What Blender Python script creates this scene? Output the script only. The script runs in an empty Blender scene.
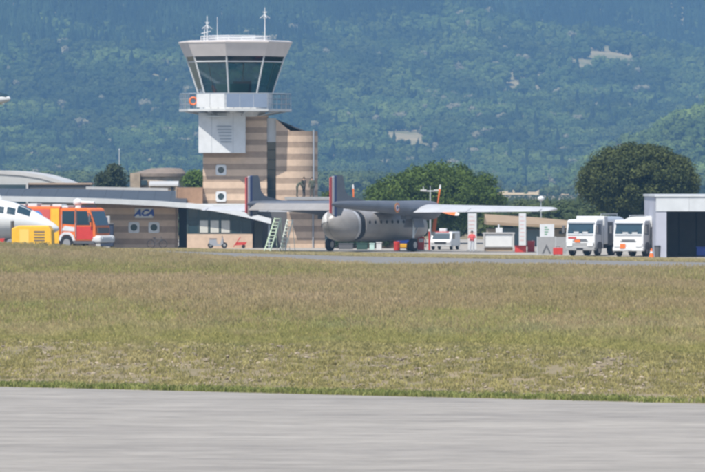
import bpy, bmesh, math, random
import numpy as np
from mathutils import Vector, Matrix
R = math.radians
scene = bpy.context.scene
COL = scene.collection

# ------------------------------------------------------------------ camera
FPX, CX, HY, CAMZ = 6000.0, 352.5, 178.0, 6.0      # focal length in photo pixels, centre column, horizon row, eye height
cam_d = bpy.data.cameras.new('camera'); cam = bpy.data.objects.new('camera', cam_d); COL.objects.link(cam)
cam.location = (0, 0, CAMZ); cam.rotation_euler = (R(90), 0, 0)
cam_d.sensor_width = 36; cam_d.lens = 36 * FPX / 705
cam_d.shift_y = -(236 - HY) / 705
cam_d.clip_start = 1; cam_d.clip_end = 20000
scene.camera = cam

# ------------------------------------------------------------------ light
SUN_EL, SUN_AZ = 58.0, 29.0        # degrees; azimuth measured to the left of the direction back towards the camera
to_sun = Vector((-math.cos(R(SUN_EL)) * math.sin(R(SUN_AZ)), -math.cos(R(SUN_EL)) * math.cos(R(SUN_AZ)), math.sin(R(SUN_EL))))
world = bpy.data.worlds.new('World'); scene.world = world; world.use_nodes = True
wn = world.node_tree.nodes; wl = world.node_tree.links
sky = wn.new('ShaderNodeTexSky'); sky.sky_type = 'NISHITA'; sky.sun_disc = False
sky.sun_elevation = R(SUN_EL); sky.sun_rotation = math.atan2(to_sun.x, to_sun.y)
sky.air_density = 1.0; sky.dust_density = 1.0; sky.ozone_density = 1.0
wl.new(sky.outputs[0], wn['Background'].inputs[0]); wn['Background'].inputs[1].default_value = 0.10
sun_d = bpy.data.lights.new('sun', 'SUN'); sun = bpy.data.objects.new('sun', sun_d); COL.objects.link(sun)
sun_d.energy = 4.0; sun_d.angle = R(0.5); sun_d.color = (1.0, 0.95, 0.86)
sun.rotation_euler = to_sun.to_track_quat('Z', 'Y').to_euler(); sun.location = (0, 300, 200)
scene.view_settings.view_transform = 'Standard'; scene.view_settings.look = 'None'
scene.view_settings.gamma = 1.0; scene.view_settings.use_curve_mapping = False
scene.view_settings.exposure = 0.76
scene.render.engine = 'CYCLES'
scene.cycles.use_denoising = True
scene.cycles.max_bounces = 6; scene.cycles.diffuse_bounces = 2; scene.cycles.glossy_bounces = 3
scene.cycles.transparent_max_bounces = 12; scene.cycles.transmission_bounces = 4; scene.cycles.volume_bounces = 0
scene.cycles.pixel_filter_type = 'BLACKMAN_HARRIS'; scene.cycles.filter_width = 2.7

# ------------------------------------------------------------------ helpers
def at(px, py, d):
    return Vector(((px - CX) * d / FPX, d, CAMZ - (py - HY) * d / FPX))
def wx(px, d): return (px - CX) * d / FPX
def wz(py, d): return CAMZ - (py - HY) * d / FPX

def mat(name, col, rough=0.7, metal=0.0, var=0.0, vscale=3.0, bump=0.0, bscale=20.0, spec=0.4, col2=None, coord='Object', stretch=(1, 1, 1)):
    m = bpy.data.materials.new(name); m.use_nodes = True
    nt = m.node_tree; n = nt.nodes; l = nt.links; b = n['Principled BSDF']
    b.inputs['Base Color'].default_value = (*col, 1); b.inputs['Roughness'].default_value = rough
    b.inputs['Metallic'].default_value = metal; b.inputs['Specular IOR Level'].default_value = spec
    if var > 0 or bump > 0:
        tc = n.new('ShaderNodeTexCoord'); mp = n.new('ShaderNodeMapping'); l.new(tc.outputs[coord], mp.inputs[0])
        mp.inputs['Scale'].default_value = stretch
    if var > 0:
        nz = n.new('ShaderNodeTexNoise'); nz.inputs['Scale'].default_value = vscale; nz.inputs['Detail'].default_value = 6
        nz.inputs['Roughness'].default_value = 0.65
        l.new(mp.outputs[0], nz.inputs['Vector'])
        cr = n.new('ShaderNodeValToRGB'); l.new(nz.outputs[0], cr.inputs[0])
        c2 = col2 or tuple(c * (1 - var) for c in col)
        c1 = col if col2 else tuple(min(1, c * (1 + var * 0.5)) for c in col)
        cr.color_ramp.elements[0].position = 0.32; cr.color_ramp.elements[1].position = 0.68
        cr.color_ramp.elements[0].color = (*c2, 1); cr.color_ramp.elements[1].color = (*c1, 1)
        l.new(cr.outputs[0], b.inputs['Base Color'])
    if bump > 0:
        nb = n.new('ShaderNodeTexNoise'); nb.inputs['Scale'].default_value = bscale; nb.inputs['Detail'].default_value = 4
        l.new(mp.outputs[0], nb.inputs['Vector'])
        bp = n.new('ShaderNodeBump'); bp.inputs['Strength'].default_value = bump; bp.inputs['Distance'].default_value = 0.05
        l.new(nb.outputs[0], bp.inputs['Height']); l.new(bp.outputs[0], b.inputs['Normal'])
    return m

def glass_mat(name, tint, rough=0.05, trans=0.6):
    m = bpy.data.materials.new(name); m.use_nodes = True
    nt = m.node_tree; n = nt.nodes; l = nt.links; n.remove(n['Principled BSDF'])
    tr = n.new('ShaderNodeBsdfTransparent'); tr.inputs[0].default_value = (*[t * trans for t in tint], 1)
    gl = n.new('ShaderNodeBsdfGlossy'); gl.inputs['Roughness'].default_value = rough; gl.inputs[0].default_value = (0.9, 0.95, 1, 1)
    fr = n.new('ShaderNodeFresnel'); fr.inputs[0].default_value = 1.5
    mx = n.new('ShaderNodeMixShader'); l.new(fr.outputs[0], mx.inputs[0]); l.new(tr.outputs[0], mx.inputs[1]); l.new(gl.outputs[0], mx.inputs[2])
    l.new(mx.outputs[0], n['Material Output'].inputs[0])
    return m

def tint_mat(name, attr='tint', kind='INSTANCER', rough=0.8, transl=0.25, gain=1.0):
    m = bpy.data.materials.new(name); m.use_nodes = True
    nt = m.node_tree; n = nt.nodes; l = nt.links; b = n['Principled BSDF']
    a = n.new('ShaderNodeAttribute'); a.attribute_type = kind; a.attribute_name = attr
    b.inputs['Roughness'].default_value = rough; b.inputs['Specular IOR Level'].default_value = 0.15
    l.new(a.outputs['Color'], b.inputs['Base Color'])
    if transl > 0:
        t = n.new('ShaderNodeBsdfTranslucent'); l.new(a.outputs['Color'], t.inputs[0])
        mx = n.new('ShaderNodeMixShader'); mx.inputs[0].default_value = transl
        l.new(b.outputs[0], mx.inputs[1]); l.new(t.outputs[0], mx.inputs[2]); l.new(mx.outputs[0], n['Material Output'].inputs[0])
    return m

class MB:
    """collects shapes; build() links them as one mesh object"""
    def __init__(s): s.v = []; s.f = []; s.smooth = False
    def add(s, vs, fs):
        o = len(s.v); s.v += [tuple(v) for v in vs]; s.f += [tuple(i + o for i in f) for f in fs]; return s
    def box(s, c, size, rot=None):
        hx, hy, hz = size[0] / 2, size[1] / 2, size[2] / 2
        vs = [Vector((x, y, z)) for x in (-hx, hx) for y in (-hy, hy) for z in (-hz, hz)]
        if rot is not None: vs = [rot @ v for v in vs]
        c = Vector(c)
        return s.add([v + c for v in vs], [(0, 1, 3, 2), (4, 6, 7, 5), (0, 4, 5, 1), (2, 3, 7, 6), (0, 2, 6, 4), (1, 5, 7, 3)])
    def b2(s, x0, x1, y0, y1, z0, z1):
        return s.box(((x0 + x1) / 2, (y0 + y1) / 2, (z0 + z1) / 2), (x1 - x0, y1 - y0, z1 - z0))
    def cbox(s, x0, x1, y0, y1, z0, z1, b=0.05):
        # box with chamfered edges
        bm = bmesh.new(); bmesh.ops.create_cube(bm, size=1)
        for v in bm.verts: v.co = Vector(((x0 + x1) / 2 + v.co.x * (x1 - x0), (y0 + y1) / 2 + v.co.y * (y1 - y0), (z0 + z1) / 2 + v.co.z * (z1 - z0)))
        bmesh.ops.bevel(bm, geom=bm.edges[:], offset=b, segments=2, affect='EDGES', profile=0.5)
        bm.verts.index_update(); s.add([v.co for v in bm.verts], [[v.index for v in f.verts] for f in bm.faces]); bm.free(); return s
    def cyl(s, p0, p1, r0, r1=None, n=12, cap=True):
        r1 = r0 if r1 is None else r1
        p0 = Vector(p0); p1 = Vector(p1); ax = (p1 - p0).normalized()
        u = ax.orthogonal().normalized(); w = ax.cross(u)
        vs = []
        for p, r in ((p0, r0), (p1, r1)):
            for i in range(n):
                a = 2 * math.pi * i / n; vs.append(p + u * (r * math.cos(a)) + w * (r * math.sin(a)))
        fs = [(i, (i + 1) % n, n + (i + 1) % n, n + i) for i in range(n)]
        if cap: fs += [tuple(range(n - 1, -1, -1)), tuple(range(n, 2 * n))]
        return s.add(vs, fs)
    def tube(s, pts, r, n=6):
        for a, b in zip(pts[:-1], pts[1:]): s.cyl(a, b, r, r, n)
        return s
    def loft(s, rings, cap=True, closed=True):
        n = len(rings[0]); vs = [p for r in rings for p in r]; fs = []
        for k in range(len(rings) - 1):
            for i in range(n if closed else n - 1):
                j = (i + 1) % n
                fs.append((k * n + i, k * n + j, (k + 1) * n + j, (k + 1) * n + i))
        if cap and closed: fs += [tuple(range(n - 1, -1, -1)), tuple((len(rings) - 1) * n + i for i in range(n))]
        return s.add(vs, fs)
    def prism(s, poly, axis, a, b):
        """poly: 2D outline; axis 'x','y','z' = extrusion axis from a to b"""
        def mk(p, t):
            return {'x': (t, p[0], p[1]), 'y': (p[0], t, p[1]), 'z': (p[0], p[1], t)}[axis]
        return s.loft([[mk(p, a) for p in poly], [mk(p, b) for p in poly]])
    def build(s, name, m, parent=None, world=False, smooth=None):
        vs = s.v
        if world and parent is not None:
            r = parent
            off = Vector(r.location)
            while r.parent is not None: r = r.parent; off += Vector(r.location)
            vs = [tuple(Vector(v) - off) for v in vs]
        me = bpy.data.meshes.new(name); me.from_pydata(vs, [], s.f); me.validate()
        bm = bmesh.new(); bm.from_mesh(me); bmesh.ops.recalc_face_normals(bm, faces=bm.faces[:]); bm.to_mesh(me); bm.free()
        me.materials.append(m)
        if smooth:
            me.polygons.foreach_set('use_smooth', [True] * len(me.polygons))
            me.set_sharp_from_angle(angle=R(smooth if smooth is not True else 40))
        o = bpy.data.objects.new(name, me); COL.objects.link(o)
        if parent is not None: o.parent = parent
        return o

def ring_x(x, yc, zc, ry, rz, n=24, p=1.0):
    out = []
    for i in range(n):
        a = 2 * math.pi * i / n; c, q = math.cos(a), math.sin(a)
        out.append((x, yc + ry * math.copysign(abs(c) ** p, c), zc + rz * math.copysign(abs(q) ** p, q)))
    return out

def tag(o, label, cat, group=None):
    o['label'] = label; o['category'] = cat
    if group: o['group'] = group
    return o
def thing(name, label, cat, loc=(0, 0, 0), rotz=0.0, group=None):
    o = bpy.data.objects.new(name, None); COL.objects.link(o); o.location = loc; o.rotation_euler = (0, 0, rotz)
    o.empty_display_size = 0.5
    return tag(o, label, cat, group)
def copy_tree(o, parent=None):
    c = o.copy(); COL.objects.link(c); c.parent = parent
    for ch in list(o.children): copy_tree(ch, c)
    return c

# value noise in numpy
_rng = np.random.default_rng(11)
_lat = _rng.random((256, 256))
def vnoise(x, y):
    xi = np.floor(x).astype(int); yi = np.floor(y).astype(int); fx = x - xi; fy = y - yi
    fx = fx * fx * (3 - 2 * fx); fy = fy * fy * (3 - 2 * fy)
    a = _lat[xi % 256, yi % 256]; b = _lat[(xi + 1) % 256, yi % 256]; c = _lat[xi % 256, (yi + 1) % 256]; d = _lat[(xi + 1) % 256, (yi + 1) % 256]
    return (a * (1 - fx) + b * fx) * (1 - fy) + (c * (1 - fx) + d * fx) * fy
def fbm(x, y, o=4):
    t = 0; amp = 0.5; s = 0
    for k in range(o):
        t = t + amp * vnoise(x * 2 ** k + 17.3 * k, y * 2 ** k + 5.1 * k); s += amp; amp *= 0.5
    return t / s
def smooth(x, a, b):
    t = np.clip((x - a) / (b - a), 0, 1); return t * t * (3 - 2 * t)

# ------------------------------------------------------------------ terrain heights
def runway_edge(X): return 165.5 - 0.663 * np.clip(X, -60, 60)
def taxi_edge(X): return np.clip(410 - 1.35 * X + 0.75 * np.clip(-X, 0, 60), 330, 560)
def ground_z(X, Y):
    X = np.asarray(X, float); Y = np.asarray(Y, float)
    u = Y - runway_edge(X); w = taxi_edge(X) - Y
    plateau = 0.95 * smooth(u, 0.8, 13) + 0.10 * (fbm(X / 4, Y / 5) - 0.5) * smooth(u, 1, 8)
    zfar = 0.04 + 0.86 * smooth(-X, -3, 27)
    k = smooth(Y, 300, 375)
    z = plateau * (1 - k) + zfar * k
    z = z + 0.12 * (fbm(X / 9 + 4, Y / 22) - 0.5) * smooth(u, 10, 40) * smooth(w, 5, 30)
    return np.where(u <= 0.8, 0.0, z * smooth(w, -1, 24))
def spur_z(X, Y):
    return (17 + (X - 120) * 0.46) * np.exp(-((Y - 2700) / 110.0) ** 2) * smooth(X, 82, 118) - 1.5
def hill_z(X, Y):
    X = np.asarray(X, float); Y = np.asarray(Y, float)
    zc = 126 - 0.15 * X + 10 * (fbm(X / 90 + 3, Y * 0 + 2.2) - 0.5)
    s = np.clip((Y - 3050) / 1100, 0, 1)
    front = zc * (0.35 * s + 0.65 * s * s)
    back = np.where(Y > 4150, zc - 32 * smooth(Y, 4150, 4420) * smooth(X, -60, 120) + 0.42 * np.clip(Y - 4350, 0, 900), 0)
    h = np.where(Y > 4150, back, front)
    h = h + (26 * (fbm(X / 130 + 9, Y / 210) - 0.5) + 9 * (fbm(X / 45, Y / 70 + 7) - 0.5)) * smooth(Y, 3150, 3500)
    h = h - 1.5 * (1 - smooth(Y, 3000, 3060))
    return np.maximum(h, spur_z(X, Y))

def grid_mesh(name, xs, ys, zf, m):
    X, Y = np.meshgrid(xs, ys); Z = zf(X, Y)
    vs = np.stack([X, Y, Z], -1).reshape(-1, 3); nx = len(xs); ny = len(ys)
    i = np.arange(nx * ny).reshape(ny, nx)
    fs = np.stack([i[:-1, :-1], i[:-1, 1:], i[1:, 1:], i[1:, :-1]], -1).reshape(-1, 4)
    me = bpy.data.meshes.new(name); me.from_pydata(vs.tolist(), [], fs.tolist()); me.materials.append(m)
    me.polygons.foreach_set('use_smooth', [True] * len(me.polygons))
    o = bpy.data.objects.new(name, me); COL.objects.link(o); o['kind'] = 'structure'
    return o

# ------------------------------------------------------------------ setting
M_soil = mat('dry_soil', (0.235, 0.185, 0.12), 0.95, var=0.45, vscale=0.9, bump=0.8, bscale=4, col2=(0.13, 0.115, 0.06))
xs = np.concatenate([np.linspace(-1300, -70, 14), np.linspace(-60, 60, 81), np.linspace(70, 1300, 14)])
ys = np.concatenate([np.linspace(-40, 140, 8), np.linspace(145, 200, 56), np.linspace(203, 590, 130), np.linspace(620, 1000, 8), np.linspace(1200, 3300, 8)])
grid_mesh('ground', xs, ys, ground_z, M_soil)

def runway_mat():
    m = bpy.data.materials.new('runway_concrete'); m.use_nodes = True
    nt = m.node_tree; n = nt.nodes; l = nt.links; b = n['Principled BSDF']
    tc = n.new('ShaderNodeTexCoord')
    mp = n.new('ShaderNodeMapping'); mp.inputs['Rotation'].default_value = (0, 0, R(33.5)); mp.inputs['Scale'].default_value = (0.035, 0.42, 1)
    l.new(tc.outputs['Object'], mp.inputs[0])
    n1 = n.new('ShaderNodeTexNoise'); n1.inputs['Scale'].default_value = 1; n1.inputs['Detail'].default_value = 5; n1.inputs['Roughness'].default_value = 0.62
    l.new(mp.outputs[0], n1.inputs['Vector'])
    mp2 = n.new('ShaderNodeMapping'); mp2.inputs['Rotation'].default_value = (0, 0, R(33.5)); mp2.inputs['Scale'].default_value = (0.09, 0.16, 1)
    l.new(tc.outputs['Object'], mp2.inputs[0])
    n2 = n.new('ShaderNodeTexNoise'); n2.inputs['Scale'].default_value = 1; n2.inputs['Detail'].default_value = 8; n2.inputs['Roughness'].default_value = 0.7
    l.new(mp2.outputs[0], n2.inputs['Vector'])
    cr = n.new('ShaderNodeValToRGB'); e = cr.color_ramp.elements
    e[0].position = 0.30; e[0].color = (0.255, 0.238, 0.217, 1); e[1].position = 0.72; e[1].color = (0.320, 0.300, 0.275, 1)
    l.new(n1.outputs[0], cr.inputs[0])
    cr2 = n.new('ShaderNodeValToRGB'); e = cr2.color_ramp.elements
    e[0].position = 0.34; e[0].color = (0.76, 0.75, 0.745, 1); e[1].position = 0.66; e[1].color = (1.0, 0.99, 0.97, 1)
    l.new(n2.outputs[0], cr2.inputs[0])
    mx = n.new('ShaderNodeMix'); mx.data_type = 'RGBA'; mx.blend_type = 'MULTIPLY'; mx.inputs['Factor'].default_value = 1
    l.new(cr.outputs[0], mx.inputs['A']); l.new(cr2.outputs[0], mx.inputs['B'])
    mp4 = n.new('ShaderNodeMapping'); mp4.inputs['Rotation'].default_value = (0, 0, R(33.5)); mp4.inputs['Scale'].default_value = (0.45, 0.9, 1)
    l.new(tc.outputs['Object'], mp4.inputs[0])
    n4 = n.new('ShaderNodeTexNoise'); n4.inputs['Scale'].default_value = 1; n4.inputs['Detail'].default_value = 6; n4.inputs['Roughness'].default_value = 0.75
    l.new(mp4.outputs[0], n4.inputs['Vector'])
    cr4 = n.new('ShaderNodeValToRGB'); e = cr4.color_ramp.elements
    e[0].position = 0.36; e[0].color = (0.78, 0.775, 0.77, 1); e[1].position = 0.60; e[1].color = (1.07, 1.065, 1.06, 1)
    l.new(n4.outputs[0], cr4.inputs[0])
    mx4 = n.new('ShaderNodeMix'); mx4.data_type = 'RGBA'; mx4.blend_type = 'MULTIPLY'; mx4.inputs['Factor'].default_value = 1
    l.new(mx.outputs['Result'], mx4.inputs['A']); l.new(cr4.outputs[0], mx4.inputs['B']); mx = mx4
    n3 = n.new('ShaderNodeTexNoise'); n3.inputs['Scale'].default_value = 14; n3.inputs['Detail'].default_value = 3
    l.new(tc.outputs['Object'], n3.inputs['Vector'])
    bp = n.new('ShaderNodeBump'); bp.inputs['Strength'].default_value = 0.25; bp.inputs['Distance'].default_value = 0.01
    l.new(n3.outputs[0], bp.inputs['Height']); l.new(bp.outputs[0], b.inputs['Normal'])
    l.new(mx.outputs['Result'], b.inputs['Base Color']); b.inputs['Roughness'].default_value = 0.85
    return m
def strip(name, xs, f0, f1, z, m):
    vs = []; fs = []
    for i, x in enumerate(xs):
        vs += [(x, f0(x), z), (x, f1(x), z)]
        if i: fs.append((2 * i - 2, 2 * i, 2 * i + 1, 2 * i - 1))
    me = bpy.data.meshes.new(name); me.from_pydata(vs, [], fs); me.materials.append(m)
    o = bpy.data.objects.new(name, me); COL.objects.link(o); o['kind'] = 'structure'; return o
fx = np.linspace(-60, 60, 241)
strip('runway', fx, lambda x: 20.0, lambda x: float(runway_edge(x)) + 0.05 * math.sin(x * 9) * math.sin(x * 3.1), 0.004, runway_mat())
M_asph = mat('taxiway_asphalt', (0.175, 0.168, 0.16), 0.9, var=0.2, vscale=0.5, bump=0.3, bscale=10)
M_apron = mat('apron_concrete', (0.31, 0.285, 0.25), 0.9, var=0.18, vscale=0.3, bump=0.2, bscale=8)
strip('taxiway', fx, lambda x: float(taxi_edge(x)) + 0.5, lambda x: float(taxi_edge(x)) + 50.0, 0.006, M_asph)
strip('apron', fx, lambda x: float(taxi_edge(x)) + 66.0, lambda x: 585.0, 0.008, M_apron)

hx = np.linspace(-420, 480, 120); hy = np.linspace(2420, 5200, 240)
M_hill = mat('hill_earth', (0.33, 0.25, 0.15), 0.95, var=0.4, vscale=0.02, col2=(0.10, 0.11, 0.04))
grid_mesh('hill', np.concatenate([[-1290, -900, -600], hx, [700, 1000, 1290]]), hy, hill_z, M_hill)

M_field = mat('harvested_field', (0.45, 0.34, 0.19), 0.95, var=0.2, vscale=0.01)
strip('field', [-30, 70, 215], lambda x: 2050.0, lambda x: 2980.0, 0.25, M_field)

# ------------------------------------------------------------------ instancing (stuff only)
def proto_collection(name, objs):
    c = bpy.data.collections.new(name)
    for o in objs: c.objects.link(o)
    return c
def proto(name, v, f, mats, mi=None):
    me = bpy.data.meshes.new(name); me.from_pydata([tuple(p) for p in v], [], f)
    for m in mats: me.materials.append(m)
    if mi is not None: me.polygons.foreach_set('material_index', mi)
    return bpy.data.objects.new(name, me)
def scatter(name, P, idx, rot, scl, tint, coll, label, cat):
    me = bpy.data.meshes.new(name); me.from_pydata(P.tolist(), [], [])
    n = len(P)
    a = me.attributes.new('idx', 'INT', 'POINT'); a.data.foreach_set('value', idx.astype(np.int32))
    a = me.attributes.new('rot', 'FLOAT_VECTOR', 'POINT'); a.data.foreach_set('vector', rot.astype(np.float32).ravel())
    a = me.attributes.new('scl', 'FLOAT_VECTOR', 'POINT'); a.data.foreach_set('vector', scl.astype(np.float32).ravel())
    a = me.attributes.new('tint', 'FLOAT_COLOR', 'POINT'); a.data.foreach_set('color', np.concatenate([tint, np.ones((n, 1))], 1).astype(np.float32).ravel())
    o = bpy.data.objects.new(name, me); COL.objects.link(o)
    g = bpy.data.node_groups.new(name + '_nodes', 'GeometryNodeTree')
    g.interface.new_socket('Geometry', in_out='INPUT', socket_type='NodeSocketGeometry')
    g.interface.new_socket('Geometry', in_out='OUTPUT', socket_type='NodeSocketGeometry')
    gi = g.nodes.new('NodeGroupInput'); go = g.nodes.new('NodeGroupOutput')
    ip = g.nodes.new('GeometryNodeInstanceOnPoints'); ci = g.nodes.new('GeometryNodeCollectionInfo')
    ci.inputs['Collection'].default_value = coll; ci.inputs['Separate Children'].default_value = True; ci.inputs['Reset Children'].default_value = True
    def na(nm, t):
        k = g.nodes.new('GeometryNodeInputNamedAttribute'); k.data_type = t; k.inputs['Name'].default_value = nm; return k.outputs['Attribute']
    g.links.new(gi.outputs[0], ip.inputs['Points']); g.links.new(ci.outputs[0], ip.inputs['Instance'])
    ip.inputs['Pick Instance'].default_value = True
    g.links.new(na('idx', 'INT'), ip.inputs['Instance Index'])
    g.links.new(na('rot', 'FLOAT_VECTOR'), ip.inputs['Rotation']); g.links.new(na('scl', 'FLOAT_VECTOR'), ip.inputs['Scale'])
    g.links.new(ip.outputs[0], go.inputs[0])
    md = o.modifiers.new('scatter', 'NODES'); md.node_group = g
    o['kind'] = 'stuff'; o['label'] = label; o['category'] = cat
    return o

# --- grass tufts
M_blade = tint_mat('grass_blade', rough=0.7, transl=0.5)
M_seed = tint_mat('grass_seed_head', rough=0.9, transl=0.3)
_n = M_seed.node_tree.nodes; _a = _n['Attribute']; _m = _n.new('ShaderNodeMix'); _m.data_type = 'RGBA'; _m.inputs['Factor'].default_value = 0.5
_m.inputs['B'].default_value = (0.44, 0.335, 0.21, 1); M_seed.node_tree.links.new(_a.outputs['Color'], _m.inputs['A'])
M_seed.node_tree.links.new(_m.outputs['Result'], _n['Principled BSDF'].inputs['Base Color']); M_seed.node_tree.links.new(_m.outputs['Result'], _n['Translucent BSDF'].inputs[0])
def tuft(name, seed, nb, h, spread, seeds):
    r = random.Random(seed); v = []; f = []; mi = []
    for k in range(nb):
        bx, by = r.gauss(0, spread), r.gauss(0, spread); hh = h * r.uniform(0.55, 1.1); lean = r.uniform(0.1, 0.8) * hh; a = r.uniform(0, 6.283)
        w = r.uniform(0.012, 0.022); wa = r.uniform(0, 6.283); wx_, wy_ = math.cos(wa) * w, math.sin(wa) * w
        mx_, my_ = bx + math.cos(a) * lean * 0.35, by + math.sin(a) * lean * 0.35
        tx, ty = bx + math.cos(a) * lean, by + math.sin(a) * lean
        o = len(v)
        v += [(bx - wx_, by - wy_, -0.03), (bx + wx_, by + wy_, -0.03), (mx_ + wx_ * .8, my_ + wy_ * .8, hh * .6), (mx_ - wx_ * .8, my_ - wy_ * .8, hh * .6), (tx, ty, hh)]
        f += [(o, o + 1, o + 2, o + 3), (o + 3, o + 2, o + 4)]; mi += [0, 0]
        if seeds and r.random() < seeds:
            sw = r.uniform(0.014, 0.024); sh = r.uniform(0.07, 0.14)
            dx, dy = math.cos(a) * .03, math.sin(a) * .03; o = len(v)
            v += [(tx, ty, hh - 0.02), (tx - sw, ty, hh + sh * .4), (tx + dx, ty + dy, hh + sh), (tx + sw, ty, hh + sh * .4), (tx, ty - sw, hh + sh * .4), (tx, ty + sw, hh + sh * .4)]
            f += [(o, o + 1, o + 2, o + 3), (o, o + 4, o + 2, o + 5)]; mi += [1, 1]
    return proto(name, v, f, [M_blade, M_seed], mi)
tufts = [tuft('tuft_a%d' % i, i, 16, 0.34, 0.13, 0.0) for i in range(3)] + [tuft('tuft_b%d' % i, 10 + i, 14, 0.42, 0.14, 0.75) for i in range(3)] + [tuft('tuft_c%d' % i, 20 + i, 16, 0.12, 0.12, 0.0) for i in range(2)] + [tuft('tuft_d%d' % i, 30 + i, 22, 0.50, 0.16, 0.0) for i in range(2)]
grass_coll = proto_collection('grass_prototypes', tufts)
rng = np.random.default_rng(5)
N = 420000
d = 160 + (480 - 160) * rng.random(N) ** 0.80
Xs = (rng.random(N) - 0.5) * (705 / FPX * d * 1.0 + 14)
u = d - runway_edge(Xs); w = taxi_edge(Xs) - d
s = d + 0.55 * Xs                                        # runs parallel to the bands of vegetation
patch = fbm(Xs / 5 + 3, d / 16); patch2 = fbm(Xs / 1.6 + 40, d / 5 + 9); big = fbm(Xs / 12 + 70, d / 30)
bare = smooth(u, 1.2, 2.4) * (1 - smooth(u + 26 * (big - .5) + 8 * (patch2 - .5), 7, 15))   # stony bank
keep = (u > 0.15) & (w > 0.3)
dens = np.where(bare > 0.5, 0.40 + 0.5 * (fbm(Xs / .7 + 5, d / 2.2) > 0.5), 1.0)
strip_g = (w < -7) & (w > -30)                            # dry strip between taxiway and apron is done below
keep &= rng.random(N) < dens
d, Xs, u, w, s, patch, patch2, big, bare = [q[keep] for q in (d, Xs, u, w, s, patch, patch2, big, bare)]
n = len(d)
green = np.array([0.215, 0.21, 0.075]); ygreen = np.array([0.37, 0.33, 0.125]); straw = np.array([0.50, 0.41, 0.225]); pink = np.array([0.45, 0.36, 0.225]); vivid = np.array([0.17, 0.205, 0.05]); sage = np.array([0.26, 0.265, 0.125])
wob = (patch - 0.5) * 60
band_seed = smooth(s + wob, 205, 228) * (1 - smooth(s + wob, 268, 292))
band_far = smooth(s + wob, 372, 415)
ft = np.clip(0.14 + 0.52 * band_seed + 0.85 * band_far * (0.15 + 0.85 * smooth(Xs, -16, 2)) + (patch2 - .5) * 1.3 + (big - .5) * 1.8 + 0.30 * smooth(Xs, 4, 20) * smooth(d, 300, 350), 0, 1)
dry = np.where(band_far[:, None] > 0.4, straw, pink)
gmix = green + (ygreen - green) * rng.random((n, 1))
tint = gmix * (1 - ft[:, None]) + dry * ft[:, None]
tint = tint * (1 - 0.5 * smooth(patch2, .66, .8)[:, None]) + vivid * 0.5 * smooth(patch2, .66, .8)[:, None]
sg = smooth(fbm(Xs / 3 + 11, d / 9 + 3), .66, .78) * (u < 60) * .5; tint = tint * (1 - sg[:, None]) + sage * sg[:, None]
edge = (u < 2.0); tint[edge] = vivid * 0.8 + straw * 0.30 * rng.random((edge.sum(), 1))
bk = bare > 0.5; tint[bk] = tint[bk] * 0.55 + (straw * 0.22 + 0.13 * ygreen)
tint *= (0.98 + 0.54 * rng.random((n, 1)))
seedp = np.clip(-.02 + 0.50 * band_seed + 0.25 * band_far + (patch - .5) * .5 + (patch2 - .5) * .5 + (big - .5) * .5, 0.02, 0.7)
idx = np.where(rng.random(n) < seedp, 3 + rng.integers(0, 3, n), rng.integers(0, 3, n))
idx = np.where(rng.random(n) < 0.05 * (patch > .55), 8 + rng.integers(0, 2, n), idx)
idx = np.where(bk | edge, 6 + rng.integers(0, 2, n), idx)
sc_ = (0.75 + 0.5 * rng.random(n)) * (0.8 + 0.5 * patch)
sc_ = np.where(w < 40, sc_ * 0.68, sc_) * (0.30 + 0.70 * smooth(u + 10 * (big - .5), 8, 34))
sc_ = np.where(edge, (0.8 + .7 * rng.random(n)), sc_); sc_ = np.where(bk, 0.6 + 0.6 * rng.random(n), sc_)
P = np.stack([Xs, d, ground_z(Xs, d)], -1)
rot = np.zeros((n, 3)); rot[:, 2] = rng.random(n) * 6.283
scatter('field_grass', P, idx, rot, np.stack([sc_ * 1.1, sc_ * 1.1, sc_], -1), tint, grass_coll, 'tall green and straw coloured grass with seed heads beside the runway', 'grass')
# dry strip beyond the taxiway
N = 40000
Xs = -20 + 60 * rng.random(N); tt = 50.3 + 15.5 * rng.random(N); d = taxi_edge(Xs) + tt
k = d < 505; Xs = Xs[k]; d = d[k]; n = len(d)
tint = (straw * 0.75 + ygreen * 0.3) * (0.8 + 0.4 * rng.random((n, 1))); sc_ = 0.8 + 0.5 * rng.random(n)
rot = np.zeros((n, 3)); rot[:, 2] = rng.random(n) * 6.283
scatter('verge_grass', np.stack([Xs, d, 0 * d], -1), 6 + rng.integers(0, 2, n), rot, np.stack([sc_ * 1.3, sc_ * 1.3, sc_], -1), tint, grass_coll, 'short dry grass strip between the taxiway and the concrete apron', 'grass')

# --- stones on the bank
def stone(name, seed):
    r = random.Random(seed); bm = bmesh.new(); bmesh.ops.create_icosphere(bm, subdivisions=1, radius=1)
    sx, sy, sz = r.uniform(.7, 1.3), r.uniform(.7, 1.2), r.uniform(.35, .7)
    for v in bm.verts: v.co = Vector((v.co.x * sx, v.co.y * sy, v.co.z * sz)) * r.uniform(.75, 1.15)
    bm.verts.index_update(); vs = [v.co.copy() for v in bm.verts]; fs = [[q.index for q in f.verts] for f in bm.faces]; bm.free()
    return proto(name, vs, fs, [M_stone])
M_stone = tint_mat('bank_stone', rough=0.9, transl=0)
stone_coll = proto_collection('stone_prototypes', [stone('stone_%d' % i, i) for i in range(5)])
N = 9500
Xs = (rng.random(N) - .5) * 34; u = 2 + 12 * rng.random(N) ** 1.2; d = runway_edge(Xs) + u
k = fbm(Xs / 1.8 + 9, d / 3 + 2) > 0.48; Xs, d, u = Xs[k], d[k], u[k]; n = len(d)
sz = 0.025 + 0.08 * rng.random(n) ** 3
tint = (np.array([0.30, 0.25, 0.19]) * (0.5 + 0.7 * rng.random((n, 1))))
rot = rng.random((n, 3)) * np.array([.5, .5, 6.28])
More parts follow.
